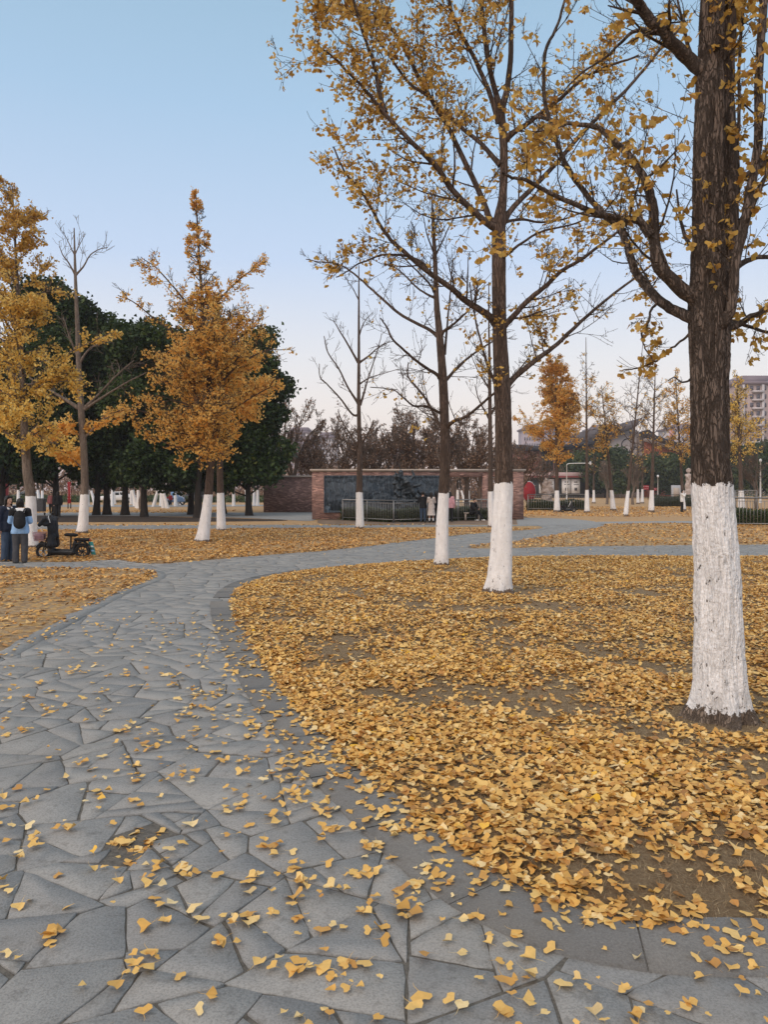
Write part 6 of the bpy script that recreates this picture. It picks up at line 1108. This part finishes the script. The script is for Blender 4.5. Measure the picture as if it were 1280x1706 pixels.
bn = thing('litter_bin', 'dark square litter bin between the left trunk and the walkers', 'bin', (WX(68, 56), 56, 0)); mb = MB(); mb.box((0, 0, .48), (.55, .5, .9)); mb.build('bin_body', M['grey_cloth'], bn, bevel=.03); mb = MB(); mb.box((0, 0, .98), (.62, .56, .08)); mb.build('lid', M['rail_dark'], bn, bevel=.02)
kv = thing('notice_box', 'grey notice cabinet left of the woman in white, behind the railing', 'cabinet', (WX(1127, 86), 86, 0)); mb = MB(); mb.box((0, 0, 1.2), (1.0, .4, 1.9)); mb.build('cabinet', M['car_silver'], kv, bevel=.03); mb = MB(); mb.box((0, -.21, 1.3), (.7, .03, 1.1)); mb.build('display', M['cap'], kv)
# ---------------------------------------------------------------- the hall behind
M['tile_roof'] = plain('dark_roof_tiles', (0.045, 0.043, 0.052), .8, .35, 1.2, bump=.6); M['grey_roof'] = plain('grey_roof', (0.115, 0.105, 0.115), .85, .2, .6); M['render'] = plain('pale_render', (0.42, 0.37, 0.36), .9, .1, .5); M['orange_fin'] = plain('terracotta_fin', (0.47, 0.155, 0.085), .8, .15, 1); M['fascia'] = plain('pink_fascia', (0.48, 0.34, 0.33), .8, .1, 1)
hd = 165.0; X = lambda px, d=hd: WX(px, d); Z = lambda py, d=hd: zpx(py, d)
hall = thing('exhibition_hall', 'low brick hall with upswept grey roof, dark eaves and orange slatted wing', 'building', (0, hd, 0))
mb = MB(); mb.box(((X(858) + X(985)) / 2, 6, Z(745) / 2), (X(985) - X(858), 12, Z(745))); mb.build('brick_wall', M['brick_hall'], hall)
mb = MB(); mb.prism([(X(852), Z(741)), (X(895), Z(744)), (X(950), Z(740)), (X(992), Z(733)), (X(992), Z(741)), (X(950), Z(748)), (X(895), Z(752)), (X(852), Z(750))], -2.2, 13); mb.build('eave', M['tile_roof'], hall)
top = catmull([(X(978), Z(717)), (X(1000), Z(711)), (X(1030), Z(709)), (X(1050), Z(706)), (X(1058), Z(700)), (X(1066), Z(697))], 5); bot = catmull([(X(1066), Z(699)), (X(1060), Z(706)), (X(1050), Z(716)), (X(1020), Z(724)), (X(992), Z(735)), (X(978), Z(738))], 5)
mb = MB(); mb.prism([tuple(a) for a in top] + [tuple(a) for a in bot], -2.0, 16); mb.build('roof', M['grey_roof'], hall)
mb = MB(); mb.prism([(X(985), 0), (X(1074), 0), (X(1074), Z(728)), (X(1062), Z(716)), (X(1050), Z(714)), (X(1020), Z(722)), (X(985), Z(735))], 0.2, 15); mb.build('gable_wall', M['render'], hall)
mb = MB(); a = np.linspace(0, 2 * math.pi, 24, endpoint=False)
for (cx_, cz_, rr) in ((X(1048), Z(742), 1.5), (X(1058), Z(752), 1.0), (X(1038), Z(752), 1.0)): mb.torus((cx_, .15, cz_), rr, .12, 'y', 24, 6)
mb.build('round_lattice', M['tile_roof'], hall)
mb = MB(); mb.prism([(X(1066), Z(722)), (X(1076), Z(717)), (X(1088), Z(727)), (X(1175), Z(755)), (X(1175), Z(766)), (X(1088), Z(736)), (X(1072), Z(731))], -2.5, 16); mb.build('wing_roof', M['tile_roof'], hall)
mb = MB(); mb.prism([(X(1072), Z(731)), (X(1088), Z(736)), (X(1175), Z(766)), (X(1175), Z(768)), (X(1088), Z(738.5)), (X(1072), Z(734))], -2.2, 15); mb.build('wing_trim', M['render'], hall)
mb = MB(); mb.prism([(X(1074.5), 0), (X(1172), 0), (X(1172), Z(767)), (X(1088), Z(738.5)), (X(1074.5), Z(735))], .6, 14); mb.build('wing_wall', M['glass_dark'], hall)
mb = MB()
for px in np.arange(1076, 1171, 3.1): zt = np.interp(px, [1072, 1088, 1175], [Z(735), Z(739.5), Z(769)]); mb.box((X(px), .25, zt / 2), (.23, .6, zt))
mb.build('orange_slats', M['orange_fin'], hall)
for i, (a, b_, y0, y1) in enumerate(((903, 908, 752, 784), (910, 915, 752, 784), (917, 922, 752, 784), (924, 929, 752, 784), (940, 952, 755, 768), (955, 968, 772, 784), (970, 980, 772, 784))):
    f = MB(); f.box(((X(a) + X(b_)) / 2, -.04, (Z(y0) + Z(y1)) / 2), (X(b_) - X(a), .12, Z(y0) - Z(y1))); w = f.build('window', M['tile_roof'], hall); f = MB(); f.box(((X(a) + X(b_)) / 2, -.12, (Z(y0) + Z(y1)) / 2), ((X(b_) - X(a)) * .8, .06, (Z(y0) - Z(y1)) * .94)); f.build('pane', M['glass_dark'], w)
sf = 150.0; shop = thing('shop_front', 'single storey shop front with pink fascia, red line and white panels', 'building', (0, sf, 0)); X2 = lambda px: WX(px, sf); Z2 = lambda py: zpx(py, sf)
mb = MB(); mb.box(((X2(866) + X2(982)) / 2, 4, Z2(796) / 2), (X2(982) - X2(866), 7.6, Z2(796))); mb.build('wall', M['trim_dark'], shop); mb = MB(); mb.box(((X2(864) + X2(984)) / 2, 3.6, (Z2(787) + Z2(796)) / 2), (X2(984) - X2(864), 9, Z2(787) - Z2(796))); mb.build('fascia', M['fascia'], shop)
mb = MB(); mb.box(((X2(864) + X2(984)) / 2, -.93, Z2(794.5)), (X2(984) - X2(864), .06, .2)); mb.build('red_line', M['red_paint'], shop)
for a, b_ in ((899, 908), (909, 924), (937, 952), (953, 967)): f = MB(); f.box(((X2(a) + X2(b_)) / 2, .1, (Z2(798) + Z2(822)) / 2), (X2(b_) - X2(a), .16, Z2(798) - Z2(822))); w = f.build('white_panel', M['white_cloth'], shop); f = MB(); c0 = (X2(a) + X2(b_)) / 2; f.box((c0, .0, Z2(803)), ((X2(b_) - X2(a)) * .4, .05, .2)); f.box((c0 + .1, .0, Z2(807)), ((X2(b_) - X2(a)) * .6, .05, .12)); f.box((c0, .0, Z2(815)), ((X2(b_) - X2(a)) * .3, .05, .6)); f.build('printing', M['grey_cloth'], w)
# ---------------------------------------------------------------- towers far away
M['tower'] = plain('tower_render', (0.40, 0.31, 0.29), .9, .06, .2); M['tower_lilac'] = plain('tower_lilac', (0.36, 0.31, 0.35), .9, .06, .2); M['tower_roof'] = plain('tower_roof', (0.22, 0.18, 0.21), .9, .06, .2); M['tower_white'] = plain('tower_white', (0.52, 0.48, 0.49), .9, .05, .2); M['tower_pink'] = plain('tower_pink', (0.50, 0.25, 0.27), .9, .05, .2); M['tower_win'] = plain('tower_window', (0.11, 0.10, 0.125), .4, .1, 1)
def tower(label, px0, px1, top, d, mat, floors, cols, roof=True, strip=None, balc=False):
    r = thing('tower_block', label, 'building', (WX((px0 + px1) / 2, d), d, 0)); w = WX(px1, d) - WX(px0, d); H = zpx(top, d); mb = MB(); mb.box((0, 8, H / 2), (w, 16, H)); mb.build('wall', M[mat], r)
    if roof: mb = MB(); mb.box((0, 8, H + .5), (w + 1.6, 17.6, 1.0)); mb.prism([(-w * .42, H + 1), (w * .42, H + 1), (w * .3, H + 3.2), (-w * .3, H + 3.2)], 1.5, 14); mb.build('roof', M['tower_roof'], r)
    m1 = MB(); cw = w / cols; fh = H / floors; m1.box((0, 0, 0), (cw * .5, .25, fh * .5)); me = m1.mesh('window'); me.materials.append(M['tower_win'])
    for f in range(floors):
        if cols * floors <= 100:
            for c_ in range(cols): o = bpy.data.objects.new('window', me); COL.objects.link(o); o.parent = r; o.location = (-w / 2 + cw * (c_ + .5), -.05, fh * (f + .55))
        else: m2 = MB(); [m2.box((-w / 2 + cw * (c_ + .5), -.05, fh * (f + .55)), (cw * .5, .25, fh * .5)) for c_ in range(cols)]; m2.build('window_row', M['tower_win'], r)
    if strip:
        for s_ in strip: mb = MB(); mb.box((s_[0] * w, -.3, H / 2), (s_[1] * w, .6, H * .995)); mb.build('bay', M[s_[2]], r)
    if balc:
        for f in range(1, floors): mb = MB(); mb.box((-w * .02, -.5, fh * (f + .12)), (w * .24, 1.1, fh * .22)); mb.build('balcony', M['tower_white'], r)
    return r
tower('broad beige tower block with mauve roof rising at the right edge', 1226, 1302, 640, 260, 'tower', 13, 7, strip=[(-.33, .05, 'tower_white'), (.10, .05, 'tower_white'), (.33, .05, 'tower_white')], balc=True)
tower('lilac tower block behind the golden bushy tree, left one', 873, 906, 716, 420, 'tower_lilac', 10, 8); tower('lilac tower block behind the golden bushy tree, right one', 912, 952, 720, 440, 'tower_lilac', 10, 9)
tower('tower block with pink bay and pale walls left of the huge near trunk', 1116, 1172, 716, 400, 'tower_white', 11, 9, strip=[(-.44, .12, 'tower_pink')]); tower('wide grey lilac block behind the curved hall roof', 985, 1040, 716, 450, 'tower_lilac', 9, 11)
tower('pale lilac tower behind the twiggy trees left of the small leafless tree', 478, 522, 722, 380, 'tower_lilac', 12, 8, strip=[(-.2, .08, 'tower_white'), (.25, .08, 'tower_white')]); tower('second pale lilac tower, lower, behind the brown trees', 527, 562, 730, 390, 'tower_white', 11, 7); tower('pale tower seen faintly behind the brown trees over the relief wall', 652, 700, 738, 420, 'tower_lilac', 9, 9); tower('low pale block far right behind the sparse golden ginkgo', 1195, 1222, 735, 430, 'tower_white', 8, 5)

# ---------------------------------------------------------------- air
hz = bpy.data.materials.new('haze_air'); hz.use_nodes = True; hn = hz.node_tree.nodes; hn.remove(hn['Principled BSDF']); pv = hn.new('ShaderNodeVolumePrincipled'); pv.inputs['Color'].default_value = (0.93, 0.94, 0.97, 1); pv.inputs['Density'].default_value = 0.00045; pv.inputs['Anisotropy'].default_value = 0.0
hz.node_tree.links.new(pv.outputs[0], hn['Material Output'].inputs['Volume'])
mb = MB(); mb.box((0, 490, 34), (1900, 1100, 71)); tag(mb.build('haze', hz), 'thin pale evening haze', 'haze', None, 'stuff')
